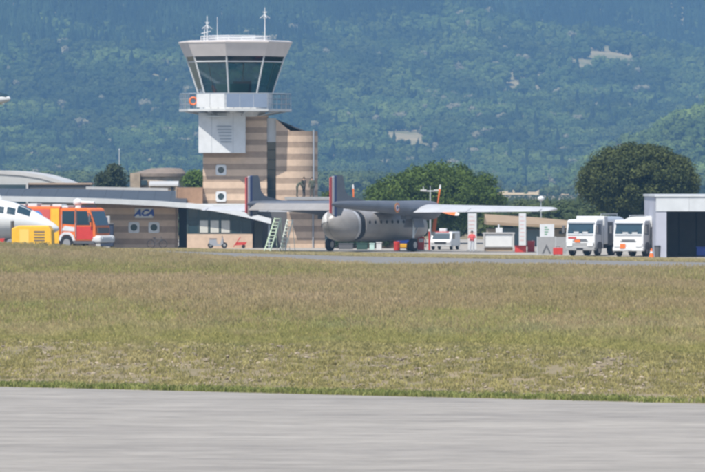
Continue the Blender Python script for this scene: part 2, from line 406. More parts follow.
scatter('bank_stones', np.stack([Xs, d, ground_z(Xs, d) + sz * .2], -1), rng.integers(0, 5, n), rot, np.stack([sz, sz, sz], -1), tint, stone_coll, 'pale stones scattered on the bare bank beside the runway', 'stones')

# --- far forest
M_leaf = tint_mat('forest_leaf', rough=0.85, transl=0.1)
def crown(name, seed, conifer=False):
    r = random.Random(seed); V = []; F = []
    if conifer:
        n = 9
        for k in range(5):
            z0 = 0.12 + k * 0.18; rad = 0.30 * (1 - k / 5.6) * r.uniform(.85, 1.15); h = 0.32; o = len(V)
            for i in range(n):
                a = 6.283 * i / n + k; q = rad * r.uniform(.65, 1.25); V.append((math.cos(a) * q, math.sin(a) * q, z0 + r.uniform(-.04, .03)))
            V.append((r.uniform(-.02, .02), r.uniform(-.02, .02), z0 + h)); V.append((0, 0, z0 + .03))
            for i in range(n): F.append((o + i, o + (i + 1) % n, o + n)); F.append((o + (i + 1) % n, o + i, o + n + 1))
    else:
        nl = r.randint(7, 11)
        for k in range(nl):
            a = r.uniform(0, 6.283); q = r.uniform(0.05, 0.36); c = Vector((math.cos(a) * q, math.sin(a) * q, r.uniform(.32, .82) - q * .35)); rad = r.uniform(.16, .28)
            bm = bmesh.new(); bmesh.ops.create_icosphere(bm, subdivisions=2, radius=rad)
            for v in bm.verts: v.co = v.co * r.uniform(.72, 1.28) + c
            bm.verts.index_update(); o = len(V); V += [c + (v.co - c) * .86 for v in bm.verts]; F += [[w_.index + o for w_ in f.verts] for f in bm.faces]; bm.free()
            for _ in range(46):
                n_ = Vector((r.gauss(0, 1), r.gauss(0, 1), r.gauss(.2, 1))).normalized(); p = c + n_ * rad * r.uniform(.85, 1.25)
                t_ = (n_ + Vector((r.gauss(0, .5), r.gauss(0, .5), r.gauss(0, .5)))).orthogonal().normalized(); b2_ = n_.cross(t_).normalized(); q_ = r.uniform(.035, .075); o = len(V)
                V += [p - t_ * q_, p + b2_ * q_ * .7, p + t_ * q_, p - b2_ * q_ * .7]; F += [(o, o + 1, o + 2, o + 3)]
        o = len(V); V += [(-.03, 0, 0), (.03, 0, 0), (.02, 0, .5), (-.02, 0, .5)]; F += [(o, o + 1, o + 2, o + 3)]
    return proto(name, V, F, [M_leaf])
forest_coll = proto_collection('forest_prototypes', [crown('crown_a%d' % i, i) for i in range(7)] + [crown('crown_b%d' % i, 50 + i, True) for i in range(4)])
N = 98000
Xs = -420 + 860 * rng.random(N); d = 2480 + 2450 * rng.random(N)
half = 352 * d / FPX + 45; k = (np.abs(Xs) < half) & ((d > 3030) | (spur_z(Xs, d) > .5)); Xs, d = Xs[k], d[k]
Z = hill_z(Xs, d); py = HY - (Z - CAMZ) * FPX / d; px = CX + Xs * FPX / d
cl = fbm(Xs / 60 + 31, d / 60 + 8); cl2 = fbm(Xs / 26 + 3, d / 40 + 21)
# rocky clearings of the hillside, as areas of the ground
def patch_at(x0, y0, rx, ry): return np.exp(-(((Xs - x0) / rx) ** 2 + ((d - y0) / ry) ** 2))
_rows = np.linspace(3060, 4150, 400)
def ground_hit(px_, py_):
    xx = (px_ - CX) * _rows / FPX; p = HY - (hill_z(xx, _rows) - CAMZ) * FPX / _rows
    j = int(np.argmax(p < py_)); return xx[j], _rows[j]
clear = np.zeros(len(d))
for (a_, b_, rx, ry, am) in ((407, 140, 13, 75, 1.6), (418, 150, 10, 50, 1.2), (610, 60, 20, 55, .85), (585, 66, 14, 50, .75), (520, 88, 16, 45, .7), (470, 122, 20, 40, .55), (396, 64, 12, 35, .55), (330, 60, 10, 30, .5), (300, 38, 10, 30, .5), (160, 45, 9, 30, .5), (147, 85, 8, 30, .45), (430, 118, 14, 40, .5), (545, 78, 12, 40, .55), (360, 105, 9, 35, .45)):
    x0, y0 = ground_hit(a_, b_); clear = np.maximum(clear, am * patch_at(x0, y0, rx, ry))
k = (rng.random(len(d)) > clear * 1.5) & (cl2 < 0.80)
Xs, d, Z, px, py, cl, cl2, clear = [q[k] for q in (Xs, d, Z, px, py, cl, cl2, clear)]
n = len(d)
con = (d > 3000) & (rng.random(n) < np.clip(0.015 + 1.1 * smooth(Z + 60 * (cl - .5) + 0.12 * (0 - Xs), 96, 132) + .8 * (d > 4200), 0, .93))
size = np.where(con, 9 + 6 * rng.random(n), 5 + 5.5 * rng.random(n) ** 1.5)
idx = np.where(con, 7 + rng.integers(0, 4, n), rng.integers(0, 7, n))
tg = np.array([0.046, 0.072, 0.020]) + (np.array([0.110, 0.140, 0.034]) - np.array([0.046, 0.072, 0.020])) * np.clip((cl2[:, None] - .3) * 1.6 + .5 * (rng.random((n, 1)) - .5), 0, 1)
tc_ = np.array([0.022, 0.036, 0.016]) * (0.7 + 0.6 * rng.random((n, 1)))
tint = np.where(con[:, None], tc_, tg) * (0.50 + 0.75 * smooth(fbm(Xs / 38 + 77, d / 55 + 5), .3, .7))[:, None]
pale = (rng.random(n) < 0.02) & ~con; sp_ = d < 3000; tint[sp_] = tint[sp_] * 1.25 + np.array([.012, .02, .004]); tint[pale] = np.array([0.20, 0.18, 0.11])
rot = np.zeros((n, 3)); rot[:, 2] = rng.random(n) * 6.283
scatter('hill_forest', np.stack([Xs, d, Z - .3], -1), idx, rot, np.stack([size * np.where(con, .95, 1.0), size * np.where(con, .95, 1.0), size], -1), tint, forest_coll, 'mixed forest covering the far hillside in blue haze', 'forest')
# valley woods in front of the hill, with a gap where the fields show
N = 13000
d = np.concatenate([610 + 1390 * rng.random(6000), 2000 + 1080 * rng.random(N - 6000)]); Xs = (rng.random(N) - .5) * (705 * d / FPX + 60)
px = CX + Xs * FPX / d
gap = (px > 488) & (px < 585) & (d > 2000); gapk = (rng.random(N) < 0.30) & (fbm(Xs / 14 + 2, d / 160 + 6) > .52)
k = ~gap | gapk; d, Xs, px, gap = d[k], Xs[k], px[k], gap[k]; n = len(d)
near = d < 2000
size = np.where(near, np.maximum(6 - 22 * d / FPX, 1.7) * (.55 + .45 * rng.random(n)), 5.0 + 4 * rng.random(n)); g2 = (px > 488) & (px < 585) & near; size = np.where(g2, np.maximum(.7, (6 - 19 * d / FPX) * (.6 + .4 * rng.random(n))), size); size = np.where(gap, 2.0 + 2.5 * rng.random(n) ** 2, size)
tint = (np.array([0.045, 0.068, 0.026]) + np.array([0.05, 0.05, 0.015]) * rng.random((n, 1))) * np.where(near, .75, 1.0)[:, None]
rot = np.zeros((n, 3)); rot[:, 2] = rng.random(n) * 6.283
scatter('valley_woods', np.stack([Xs, d, np.full(n, -.2)], -1), np.where(rng.random(n) < .1, 7 + rng.integers(0, 4, n), rng.integers(0, 7, n)), rot, np.stack([size * 1.15, size * 1.15, size], -1), tint, forest_coll, 'low green woods on the valley floor below the hill', 'forest')

# --- the air
def haze():
    m = bpy.data.materials.new('haze_air'); m.use_nodes = True; n = m.node_tree.nodes; l = m.node_tree.links
    n.remove(n['Principled BSDF']); pv = n.new('ShaderNodeVolumePrincipled')
    pv.inputs['Color'].default_value = (0.29, 0.60, 1.0, 1); pv.inputs['Density'].default_value = 0.00013; pv.inputs['Anisotropy'].default_value = 0.0
    l.new(pv.outputs[0], n['Material Output'].inputs['Volume'])
    b = MB(); b.b2(-1400, 1400, -60, 5400, -3, 620); o = b.build('haze', m); o['kind'] = 'stuff'
    return o
haze()

# ================================================================== materials for built things
M_white = mat('white_paint', (0.60, 0.61, 0.62), 0.45, var=0.10, vscale=1.5)
M_whiteglossy = mat('white_gloss_paint', (0.64, 0.645, 0.645), 0.28, var=0.06, vscale=2)
M_beige = mat('beige_masonry', (0.56, 0.415, 0.305), 0.9, var=0.12, vscale=2.5, bump=0.25, bscale=30)
M_brown = mat('brown_masonry', (0.34, 0.25, 0.185), 0.9, var=0.14, vscale=2.5, bump=0.25, bscale=30)
M_brick = mat('red_brown_brick', (0.33, 0.20, 0.125), 0.9, var=0.2, vscale=3, bump=0.3, bscale=25)
M_slate = mat('dark_roof_sheet', (0.05, 0.058, 0.07), 0.6, var=0.2, vscale=0.8)
M_lroof = mat('pale_roof_sheet', (0.46, 0.45, 0.44), 0.5, var=0.12, vscale=0.5)
M_dark = mat('dark_interior', (0.02, 0.022, 0.026), 0.7)
M_steel = mat('galvanised_steel', (0.55, 0.57, 0.58), 0.4, metal=0.5, var=0.1, vscale=4)
M_greysteel = mat('grey_steel_paint', (0.30, 0.33, 0.37), 0.5, var=0.08, vscale=3)
M_mull = mat('dark_green_frame', (0.035, 0.055, 0.055), 0.5)
M_cab_glass = glass_mat('tinted_cab_glass', (0.55, 0.80, 0.78), 0.03, 0.62)
M_glass = mat('window_glass', (0.02, 0.045, 0.06), 0.06, spec=0.9)  # slight blue in the base colour stands in for reflected sky
M_blind = mat('pale_blind', (0.52, 0.51, 0.46), 0.8, var=0.1, vscale=3)
M_black = mat('black_rubber', (0.018, 0.018, 0.02), 0.8, var=0.2, vscale=8)
M_rim = mat('wheel_rim', (0.42, 0.42, 0.42), 0.4, metal=0.6)
M_fascia = mat('pale_fascia', (0.50, 0.51, 0.51), 0.55, var=0.1, vscale=1)
M_roof_fascia = mat('tower_roof_fascia', (0.60, 0.55, 0.53), 0.6, var=0.08, vscale=1)
M_red = mat('red_paint', (0.52, 0.045, 0.035), 0.4, var=0.12, vscale=3)
M_orange = mat('orange_paint', (0.72, 0.16, 0.03), 0.4, var=0.08, vscale=3)
M_yellow = mat('yellow_paint', (0.78, 0.43, 0.03), 0.45, var=0.1, vscale=3)
M_blue = mat('blue_paint', (0.02, 0.055, 0.30), 0.4)
M_stonewall = mat('old_stone', (0.34, 0.27, 0.20), 0.9, var=0.3, vscale=1.5, bump=0.4, bscale=10)
M_tan = mat('tan_roof', (0.30, 0.22, 0.145), 0.9, var=0.15, vscale=0.8)
M_teal = mat('teal_door', (0.10, 0.14, 0.15), 0.6, var=0.1, vscale=2)
M_greyboard = mat('grey_board', (0.30, 0.30, 0.30), 0.7, var=0.1, vscale=3)
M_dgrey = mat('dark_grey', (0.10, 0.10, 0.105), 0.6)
M_ladder = mat('pale_green_ladder', (0.66, 0.78, 0.60), 0.5)

def text_mesh(name, body, size, m, parent, loc, rot=(R(90), 0, 0), shear=0.0, bold=0.0, world=False, sx=1.0):
    c = bpy.data.curves.new(name, 'FONT'); c.body = body; c.size = size; c.align_x = 'CENTER'; c.align_y = 'CENTER'; c.shear = shear; c.offset = bold; c.extrude = 0.004
    t = bpy.data.objects.new(name + '_curve', c); COL.objects.link(t)
    dg = bpy.context.evaluated_depsgraph_get(); me = bpy.data.meshes.new_from_object(t.evaluated_get(dg)); bpy.data.objects.remove(t)
    me.materials.clear(); me.materials.append(m); me.name = name
    o = bpy.data.objects.new(name, me); COL.objects.link(o); o.parent = parent; o.rotation_euler = rot; o.scale = (sx, 1, 1)
    o.location = Vector(loc) - (Vector(parent.location) if world else Vector())
    return o

def round_hole_panel(mb, xc, zc, half, r, y0, y1, n=24):
    sq = []; ci = []
    for i in range(n):
        a = 2 * math.pi * (i + .5) / n; c, s_ = math.cos(a), math.sin(a); k = half / max(abs(c), abs(s_))
        sq.append((c * k, s_ * k)); ci.append((c * r, s_ * r))
    rings = []
    for pts, y in ((sq, y1), (sq, y0), (ci, y0), (ci, y1)): rings.append([(xc + p[0], y, zc + p[1]) for p in pts])
    mb.loft(rings + [rings[0]], cap=False)
def porthole(root, px, py, d, half=0.45, r=0.29):
    X, Z = wx(px, d), wz(py, d)
    b = MB(); round_hole_panel(b, X, Z, half, r, d - .07, d - .004); w_ = b.build('window', M_white, root, world=True)
    b = MB(); b.cyl((X, d - .03, Z), (X, d - .012, Z), r + .02, n=24); b.build('pane', M_glass, w_, world=True)

# ================================================================== control tower
TD = 520.0; tpx = TD / FPX
tower = thing('control_tower', 'beige and brown striped control tower with white glazed cab and gallery', 'control tower', (wx(238, TD), TD + 3, 0))
X0, X1 = wx(203, TD), wx(267, TD); ZT = wz(117, TD)
def bands(x0, x1, y0, y1, zlo, zhi, edges, root, maker=None, first_dark=False):
    """horizontal masonry courses, each a piece; edges = list of (z_low, z_high) of the dark courses"""
    cur = zlo; segs = []
    for (a, b_) in sorted(edges):
        if b_ <= zlo or a >= zhi: continue
        if a > cur: segs.append((cur, a, 0))
        segs.append((max(a, zlo), min(b_, zhi), 1)); cur = b_
    if cur < zhi: segs.append((cur, zhi, 0))
    for (a, b_, k) in segs:
        m = MB(); e = 0.012 if k else 0.0
        if maker: maker(m, a, b_, e)
        else: m.b2(x0 + e, x1 - e, y0 + e, y1 - e, a, b_)
        m.build('masonry_course', M_brown if k else M_beige, root, world=True)
dark_e = [(wz(147.5 + 12 * k, TD), wz(142 + 12 * k, TD)) for k in range(-3, 10)]
dark_s = [(wz(169.5 + 12.2 * k, TD), wz(163.8 + 12.2 * k, TD)) for k in range(-5, 8)]
bands(X0, X1, TD, TD + 5.5, 0.0, ZT, dark_s, tower)
m = MB(); m.b2(X0 - .05, X1 + .05, TD - .06, TD + 5.6, ZT, ZT + .12); m.build('coping', M_beige, tower, world=True)
# stair drum: straight bit then a quarter round
xa, xb, xr = wx(276, TD), wx(289, TD), wx(317.5, TD); Rr = xr - xb
def drum_outline(e):
    pts = [(xa, TD + .1 + e)]
    for k in range(13):
        a = math.pi / 2 * k / 12; pts.append((xb + (Rr - e) * math.sin(a), TD + .1 + Rr - (Rr - e) * math.cos(a)))
    pts += [(xr - e, TD + 5.5), (xa, TD + 5.5)]
    return pts
ZD = wz(131, TD)
def drum_course(m, a, b_, e): m.prism(drum_outline(e), 'z', a, b_)
bands(0, 0, 0, 0, 0.0, ZD, dark_e, tower, maker=drum_course)
m = MB(); m.prism([(xa, ZD), (xb + .1, ZD), (xa, wz(119, TD))], 'y', TD + .1, TD + .45); m.build('sloping_parapet', M_beige, tower, world=True)
m = MB(); ps = [(xa - .35, TD + .6, wz(117.5, TD)), (wx(305, TD), TD + .75, wz(130.5, TD)), (wx(305, TD), TD + 4.8, wz(130.5, TD)), (xa - .35, TD + 4.8, wz(117.5, TD))]
m.loft([[Vector(p) for p in ps], [Vector(p) - Vector((0, 0, .12)) for p in ps]]); m.build('sloping_skylight', M_slate, tower, world=True)
m = MB(); ps2 = [(xa - .05, wz(119, TD)), (wx(304, TD), wz(131, TD)), (xa - .05, wz(131, TD))]; m.prism(ps2, 'y', TD + 4.2, TD + 4.7); m.build('skylight_gable', M_dark, tower, world=True)
m = MB(); m.tube([(wx(313.5, TD), TD + 1.15, ZD + .1), (wx(313.5, TD), TD + 1.15, 0)], .07, 8); m.build('downpipe', M_greysteel, tower, world=True)
# glazed slot between shaft and drum
m = MB(); m.b2(X1, xa, TD + 1.0, TD + 1.1, 0, wz(142, TD)); m.build('slot_glazing', M_glass, tower, world=True)
m = MB(); m.b2(X1, xa, TD + .5, TD + 1.2, wz(142, TD), wz(118, TD)); m.build('slot_panel', M_white, tower, world=True)
for k in range(5):
    z = wz(150 + 10 * k, TD); m = MB(); m.b2(X1, xa, TD + .93, TD + .998, z, z + .06); m.build('slot_transom', M_mull, tower, world=True)
porthole(tower, 221, 170, TD); porthole(tower, 221, 196.5, TD)
# white box under the gallery
bx0, bx1, bz0, bz1 = wx(198.5, TD - 1.2), wx(245.5, TD - 1.2), wz(153, TD - 1.2), wz(112, TD)
m = MB(); m.cbox(bx0, bx1, TD - 1.25, TD + 5.2, bz0, bz1 - .05, .03); box = m.build('white_cladding', M_white, tower, world=True)
for k in range(6):
    m = MB(); z = wz(127 + 3.1 * k, TD); m.b2(wx(217 + k * .8, TD), wx(232, TD), TD - 1.30, TD - 1.252, z, z + .10); m.build('vent_slat', M_greysteel, box, world=True)
for x in (wx(212, TD), wx(233.5, TD)):
    m = MB(); m.b2(x - .012, x + .012, TD - 1.262, TD - 1.252, bz0 + .02, bz1 - .1); m.build('panel_joint', M_greysteel, box, world=True)
# octagonal cab
OCX, OCY = wx(235, TD), TD + 1.3
def octo(rad, z, off=0.0, n=8, th0=-9):
    return [(OCX + rad * math.sin(R(th0 + 360 / n * k)), OCY - rad * math.cos(R(th0 + 360 / n * k)), z) for k in range(n)]
rg, r_sill, r_top, r_roof = 57 * tpx, 37.5 * tpx, 50 * tpx, 57.5 * tpx
z_deck, z_sill, z_top, z_roof = wz(109, TD), wz(93.5, TD), wz(56.5, TD), wz(43, TD)
m = MB(); m.loft([octo(rg, z_deck - .22), octo(rg + .03, z_deck - .2), octo(rg + .03, z_deck), octo(rg, z_deck)]); deck = m.build('gallery_deck', M_fascia, tower, world=True)
m = MB(); m.loft([octo(2.7, z_deck - .22), octo(2.5, bz1 - .4)]); m.build('deck_support', M_fascia, tower, world=True)
for k in range(8):
    a = R(-9 + 22.5 + 45 * k); p0 = Vector((OCX + 2.3 * math.sin(a), OCY - 2.3 * math.cos(a), z_deck - .6)); p1 = Vector((OCX + (rg * .9) * math.sin(a), OCY - rg * .9 * math.cos(a), z_deck - .22))
    m = MB(); m.cyl(p0, p1, .06, n=6); m.build('deck_bracket', M_steel, tower, world=True)
# plant shelf under the deck on the sunny side
m = MB(); m.b2(wx(207, TD), wx(227, TD), TD - 1.9, TD - 1.26, wz(117, TD), wz(116, TD)); m.build('service_tray', M_steel, tower, world=True)
# lower cab wall (solid, below the sill)
m = MB(); m.loft([octo(r_sill - .1, z_deck), octo(r_sill, z_sill)]); m.build('cab_plinth', M_white, tower, world=True)
# gallery rail
rail = []
RO = octo(rg - .06, 0); zr = wz(93.5, TD)
for k in range(8):
    a = Vector(RO[k]); b_ = Vector(RO[(k + 1) % 8])
    for j, zz in enumerate((zr, z_deck + (zr - z_deck) * .66, z_deck + (zr - z_deck) * .33)):
        m = MB(); m.cyl((a.x, a.y, zz), (b_.x, b_.y, zz), .035 if j == 0 else .02, n=6); m.build('handrail', M_greysteel, deck, world=True)
    for j in range(5):
        q = a.lerp(b_, j / 5); m = MB(); m.cyl((q.x, q.y, z_deck), (q.x, q.y, zr), .028, n=6); m.build('rail_post', M_greysteel, deck, world=True)
# infill panels on the rail: white on one side, grey on the next
def rail_panel(k, t0, t1, mm, nm):
    a = Vector(RO[k]); b_ = Vector(RO[(k + 1) % 8]); p = a.lerp(b_, t0); q = a.lerp(b_, t1); nrm = Vector(((b_ - a).y, -(b_ - a).x, 0)).normalized() * .05
    m = MB(); z0, z1 = z_deck + .12, zr - .06
    m.loft([[(p.x, p.y, z0), (q.x, q.y, z0), (q.x, q.y, z1), (p.x, p.y, z1)], [(p.x + nrm.x, p.y + nrm.y, z0), (q.x + nrm.x, q.y + nrm.y, z0), (q.x + nrm.x, q.y + nrm.y, z1), (p.x + nrm.x, p.y + nrm.y, z1)]])
    return m.build(nm, mm, deck, world=True)
M_bluegrey = mat('blue_grey_panel', (0.20, 0.25, 0.34), 0.35, var=0.08, vscale=1)
rail_panel(7, .22, .58, M_white, 'rail_panel'); rail_panel(7, .60, .98, M_white, 'rail_panel')
for j in range(3): rail_panel(0, .02 + .325 * j, .335 + .325 * j, M_bluegrey, 'rail_panel')
a = Vector(RO[7]).lerp(Vector(RO[0]), .12)
m = MB()
rr = [[(a.x + (.30 + .085 * math.cos(t)) * math.cos(u_), a.y - .12 + .085 * math.sin(t), (z_deck + zr) / 2 + (.30 + .085 * math.cos(t)) * math.sin(u_)) for t in [6.283 * i / 8 for i in range(8)]] for u_ in [6.283 * j / 20 for j in range(21)]]
m.loft(rr, cap=False); m.build('life_ring', M_orange, deck, world=True)
# cab glazing
so, to_ = octo(r_sill, z_sill), octo(r_top, z_top)
tr_f = 0.86
for k in range(8):
    a, b_, c, d_ = [Vector(p) for p in (so[k], so[(k + 1) % 8], to_[(k + 1) % 8], to_[k])]
    m = MB(); m.add([a, b_, c, d_], [(0, 1, 2, 3)]); m.build('cab_pane', M_cab_glass, tower, world=True)
    m = MB(); m.cyl(a, d_, .075, n=8); m.build('mullion', M_white, tower, world=True)
    m = MB(); m.cyl(a.lerp(d_, tr_f), b_.lerp(c, tr_f), .05, n=6); m.build('transom', M_white, tower, world=True)
    m = MB(); m.cyl(a, b_, .06, n=6); m.build('sill_rail', M_white, tower, world=True)
    m = MB(); q = [a.lerp(d_, tr_f + .02), b_.lerp(c, tr_f + .02), c, d_]; cen = Vector((OCX, OCY, 0)); q = [p + (Vector((cen.x, cen.y, p.z)) - p) * .02 for p in q]
    m.add(q, [(0, 1, 2, 3)]); m.build('sun_blind', M_dark, tower, world=True)
# inside the cab
m = MB(); m.loft([octo(r_sill - .15, z_sill - .1), octo(r_sill - .15, z_sill - .02)]); m.build('cab_floor', M_dgrey, tower, world=True)
m = MB(); m.loft([octo(r_top - .1, z_top - .06), octo(r_top - .1, z_top)]); m.build('cab_ceiling', M_dgrey, tower, world=True)
m = MB(); ci_ = octo(1.9, z_sill, th0=-9); ci2 = octo(2.1, z_sill + .85)
for k in (7, 0): m.loft([[ci_[k], ci_[(k + 1) % 8], octo(1.2, z_sill)[(k + 1) % 8], octo(1.2, z_sill)[k]], [ci2[k], ci2[(k + 1) % 8], octo(1.4, z_sill + .85)[(k + 1) % 8], octo(1.4, z_sill + .85)[k]]])
m.build('console', mat('teal_console', (0.20, 0.36, 0.33), 0.6), tower, world=True)
m = MB(); m.b2(OCX - .2, OCX + 1.4, OCY + .6, OCY + 1.0, z_sill, z_sill + 1.1); m.build('equipment_rack', M_dgrey, tower, world=True)
# roof
m = MB(); m.loft([octo(r_top + .12, z_top), octo(r_roof, z_roof), octo(r_roof + .04, z_roof + .02), octo(r_roof + .04, z_roof + .13), octo(r_roof - .3, z_roof + .2)]); m.build('roof', M_roof_fascia, tower, world=True)
zr0 = z_roof + .2; zr1 = wz(36, TD)
RR = octo(35 * tpx, 0)
for k in range(8):
    a = Vector(RR[k]); b_ = Vector(RR[(k + 1) % 8])
    for zz in (zr1, (zr0 + zr1) / 2): m = MB(); m.cyl((a.x, a.y, zz), (b_.x, b_.y, zz), .04, n=6); m.build('roof_rail', M_white, tower, world=True)
    for j in range(2): q = a.lerp(b_, j / 2); m = MB(); m.cyl((q.x, q.y, zr0), (q.x, q.y, zr1), .035, n=6); m.build('roof_rail_post', M_white, tower, world=True)
for (px, ptop, arms) in ((207.3, 16, 1), (217.5, 17, 0), (265, 7.5, 2)):
    X, Y = wx(px, TD), OCY - 2.0; zt = wz(ptop, TD)
    m = MB(); m.cyl((X, Y, zr0 - .05), (X, Y, zt), .055 if arms else .03, .03 if arms else .02, n=6)
    if arms:
        za = wz(ptop + 9, TD) if arms == 1 else wz(ptop + 7, TD)
        for k in range(4):
            a = k * math.pi / 2 + .35; e = Vector((math.cos(a), math.sin(a), 0))
            m.cyl(Vector((X, Y, za)), Vector((X, Y, za - .32)) + e * .45, .03, n=5); m.cyl(Vector((X, Y, za)), Vector((X, Y, za + .25)) + e * .18, .025, n=5)
        if arms == 1: m.cyl((X - .22, Y, zr0), (X - .22, Y, zt - 1.0), .035, n=5); m.cyl((X - .5, Y, za - .75), (X + .3, Y, za - .55), .03, n=5)
    m.build('antenna_mast', M_white, tower, world=True)
# ================================================================== annex under the drum, people stand on it
AD = 515.0
annex = thing('terrace_annex', 'low striped masonry block with flat terrace beside the control tower base', 'building', (wx(310, AD), AD + 2, 0))
ea = [(k * 1.04 + .35, k * 1.04 + .85) for k in range(5)]
bands(wx(287, AD), wx(334, AD), AD, AD + 4.9, 0, 4.15, ea, annex)
m = MB(); m.b2(wx(285, AD), wx(336, AD), AD - 1.9, AD + 4.95, 4.15, 4.36); m.build('terrace_shade_slab', M_greyboard, annex, world=True)  # front overhang added to shade the striped wall below
m = MB(); m.tube([(wx(313, AD), AD - .1, 4.15), (wx(313, AD), AD - .1, 0)], .06, 8); m.build('downpipe', M_greysteel, annex, world=True)
m = MB(); m.b2(wx(325, AD), wx(331, AD), AD - .06, AD - .003, 0, 2.1); m.build('door', M_teal, annex, world=True)

# ================================================================== terminal
D = 514.0
term = thing('terminal_building', 'long low striped terminal with pale curved eave and dark sloping roof', 'building', (wx(90, D), D + 3, 0))
xl, xm = wx(-45, D), wx(178, D)
bands(xl, xm, D, D + .35, 0, wz(203.5, D), [(.3 + 1.04 * k, .82 + 1.04 * k) for k in range(5)], term)
porthole(term, 134, 227.5, D, .47, .30); porthole(term, 154, 227.5, D, .47, .30)
# eave: slopes gently down to the right, then curves down over the glazing
ED = 511.6
eave_top = [(-45, 194.5), (0, 196.3), (60, 197.3), (120, 199.3), (160, 201.2), (186, 203.2)]
can_top = [(186, 203.2), (200, 204.6), (215, 206.6), (230, 209.3), (247, 213), (260, 216.2), (271, 219.3)]
def eave_piece(pts, th, y0, y1, name, mm):
    m = MB(); r0 = []; 
    rings = []
    for (px, py) in pts:
        X, Z = wx(px, ED), wz(py, ED); rings.append([(X, y0, Z), (X, y1, Z + .02), (X, y1, Z - th + .02), (X, y0, Z - th)])
    m.loft(rings); return m.build(name, mm, term, world=True)
eave_piece(eave_top, .42, ED, ED + .3, 'eave_fascia', M_fascia)
eave_piece(eave_top, .10, ED + .302, D + .3, 'eave_soffit', M_fascia)
eave_piece(can_top, .40, ED, D + 1.2, 'curved_canopy', M_white)
# roof slope in bays with standing seams
cols = np.linspace(-45, 186, 15)
def e_top(px): return float(np.interp(px, [p[0] for p in eave_top], [p[1] for p in eave_top]))
BY = 527.0
def ridge(px): return wz(float(np.interp(px, [-45, 30, 90, 186], [188, 188.5, 189.2, 191])), BY)
for a, b_ in zip(cols[:-1], cols[1:]):
    m = MB(); q = []
    for px in (a, b_):
        X = wx(px, ED); q.append(((X, ED + .32, wz(e_top(px), ED) + .03), (X * 1.015, BY, ridge(px))))
    p = [Vector(q[0][0]), Vector(q[1][0]), Vector(q[1][1]), Vector(q[0][1])]
    m.loft([p, [v - Vector((0, 0, .05)) for v in p]]); m.build('roof_sheet', M_slate, term, world=True)
    m = MB(); m.cyl(p[0], p[3], .025, n=5); m.build('roof_seam', M_slate, term, world=True)
m = MB(); rp = [(wx(px, BY), BY, ridge(px)) for px in (86, 120, 168)]
m.loft([[(p[0], p[1] - .15, p[2] - .1), (p[0], p[1] + .3, p[2] - .1), (p[0], p[1] + .3, p[2] + .22), (p[0], p[1] - .15, p[2] + .22)] for p in rp]); m.build('ridge_upstand', M_lroof, term, world=True)
# flat roof behind the canopy and brick upstand
m = MB(); m.b2(wx(186, 517), wx(268, 517), D + .6, 519.9, 3.62, 3.78); m.build('flat_roof', M_fascia, term, world=True)
m = MB(); m.b2(wx(177, 519), wx(203, 519), 517.5, 521, 3.0, wz(187.5, 518)); m.build('brick_upstand', M_brick, term, world=True)
m = MB(); m.b2(wx(176.4, 519), wx(177, 519) , 517.4, 521, 3.0, wz(187, 518)); m.build('upstand_corner', M_beige, term, world=True)
# dark recess, glazing wall
m = MB(); m.b2(xm, wx(187, D), D + 2.6, D + 2.7, 0, 3.7); m.build('recess_wall', M_dgrey, term, world=True)
m = MB(); m.tube([(wx(176, D), D - .08, 3.6), (wx(176, D), D - .08, 0)], .06, 8); m.build('downpipe', M_brown, term, world=True)
gcols = [187.5, 198.5, 209.2, 220, 231, 241, 250.5]
D = 512.4
zsill, ztr = wz(234, D), wz(219.3, D)
def ctop(px): return wz(float(np.interp(px, [p[0] for p in can_top], [p[1] for p in can_top])) + 4.6, ED)
m = MB(); m.b2(wx(187, D), wx(252.5, D), D - .05, D + .3, 0, zsill); m.build('sill_wall', M_beige, term, world=True)
for i, px in enumerate(gcols):
    X = wx(px, D); m = MB(); m.b2(X - .07, X + .07, D - .02, D + .12, zsill, ctop(px) + .02); m.build('mullion', M_mull, term, world=True)
for i in range(6):
    a, b_ = wx(gcols[i], D) + .07, wx(gcols[i + 1], D) - .07
    m = MB(); m.b2(a, b_, D + .04, D + .06, zsill + .07, ztr - .05); m.build('pane', M_glass, term, world=True)
    if ctop(gcols[i + 1]) > ztr + .2:
        m = MB(); m.prism([(a, ztr + .05), (b_, ztr + .05), (b_, ctop(gcols[i + 1])), (a, ctop(gcols[i]))], 'y', D + .04, D + .06); m.build('pane', M_glass, term, world=True)
    for z in (zsill, ztr - .05): m = MB(); m.b2(a, b_, D, D + .1, z, z + .1 if z == ztr - .05 else z + .07); m.build('transom', M_mull, term, world=True)
    if i in (1, 2, 3):
        m = MB(); m.b2(a + .04, b_ - .04, D + .02, D + .036, zsill + .12, ztr - .1); m.build('blind', M_blind, term, world=True)
D = 514.0
m = MB(); m.b2(wx(250, D), wx(287, D), D + 2.2, D + 2.4, 0, 3.3); m.build('porch_wall', M_dgrey, term, world=True)
m = MB(); m.b2(wx(254, D), wx(262, D), D + 2.1, D + 2.197, 0, 2.2); m.build('door', M_glass, term, world=True)
for px in (269,): m = MB(); m.cyl((wx(px, ED), ED + .5, 0), (wx(px, ED), ED + .5, wz(222.5, ED)), .07, n=8); m.build('canopy_post', M_greysteel, term, world=True)
# sign
sg_ = thing('wall_sign', 'white sign with bold blue letters ACA on the striped wall', 'sign', (wx(144, D), D - .005, wz(213, D)))
m = MB(); m.b2(-.78, .78, -.05, 0, -.42, .42); m.build('sign_plate', M_white, sg_)
text_mesh('lettering', 'ACA', .74, M_blue, sg_, (0, -.056, 0), shear=.35, bold=.045, sx=1.08)

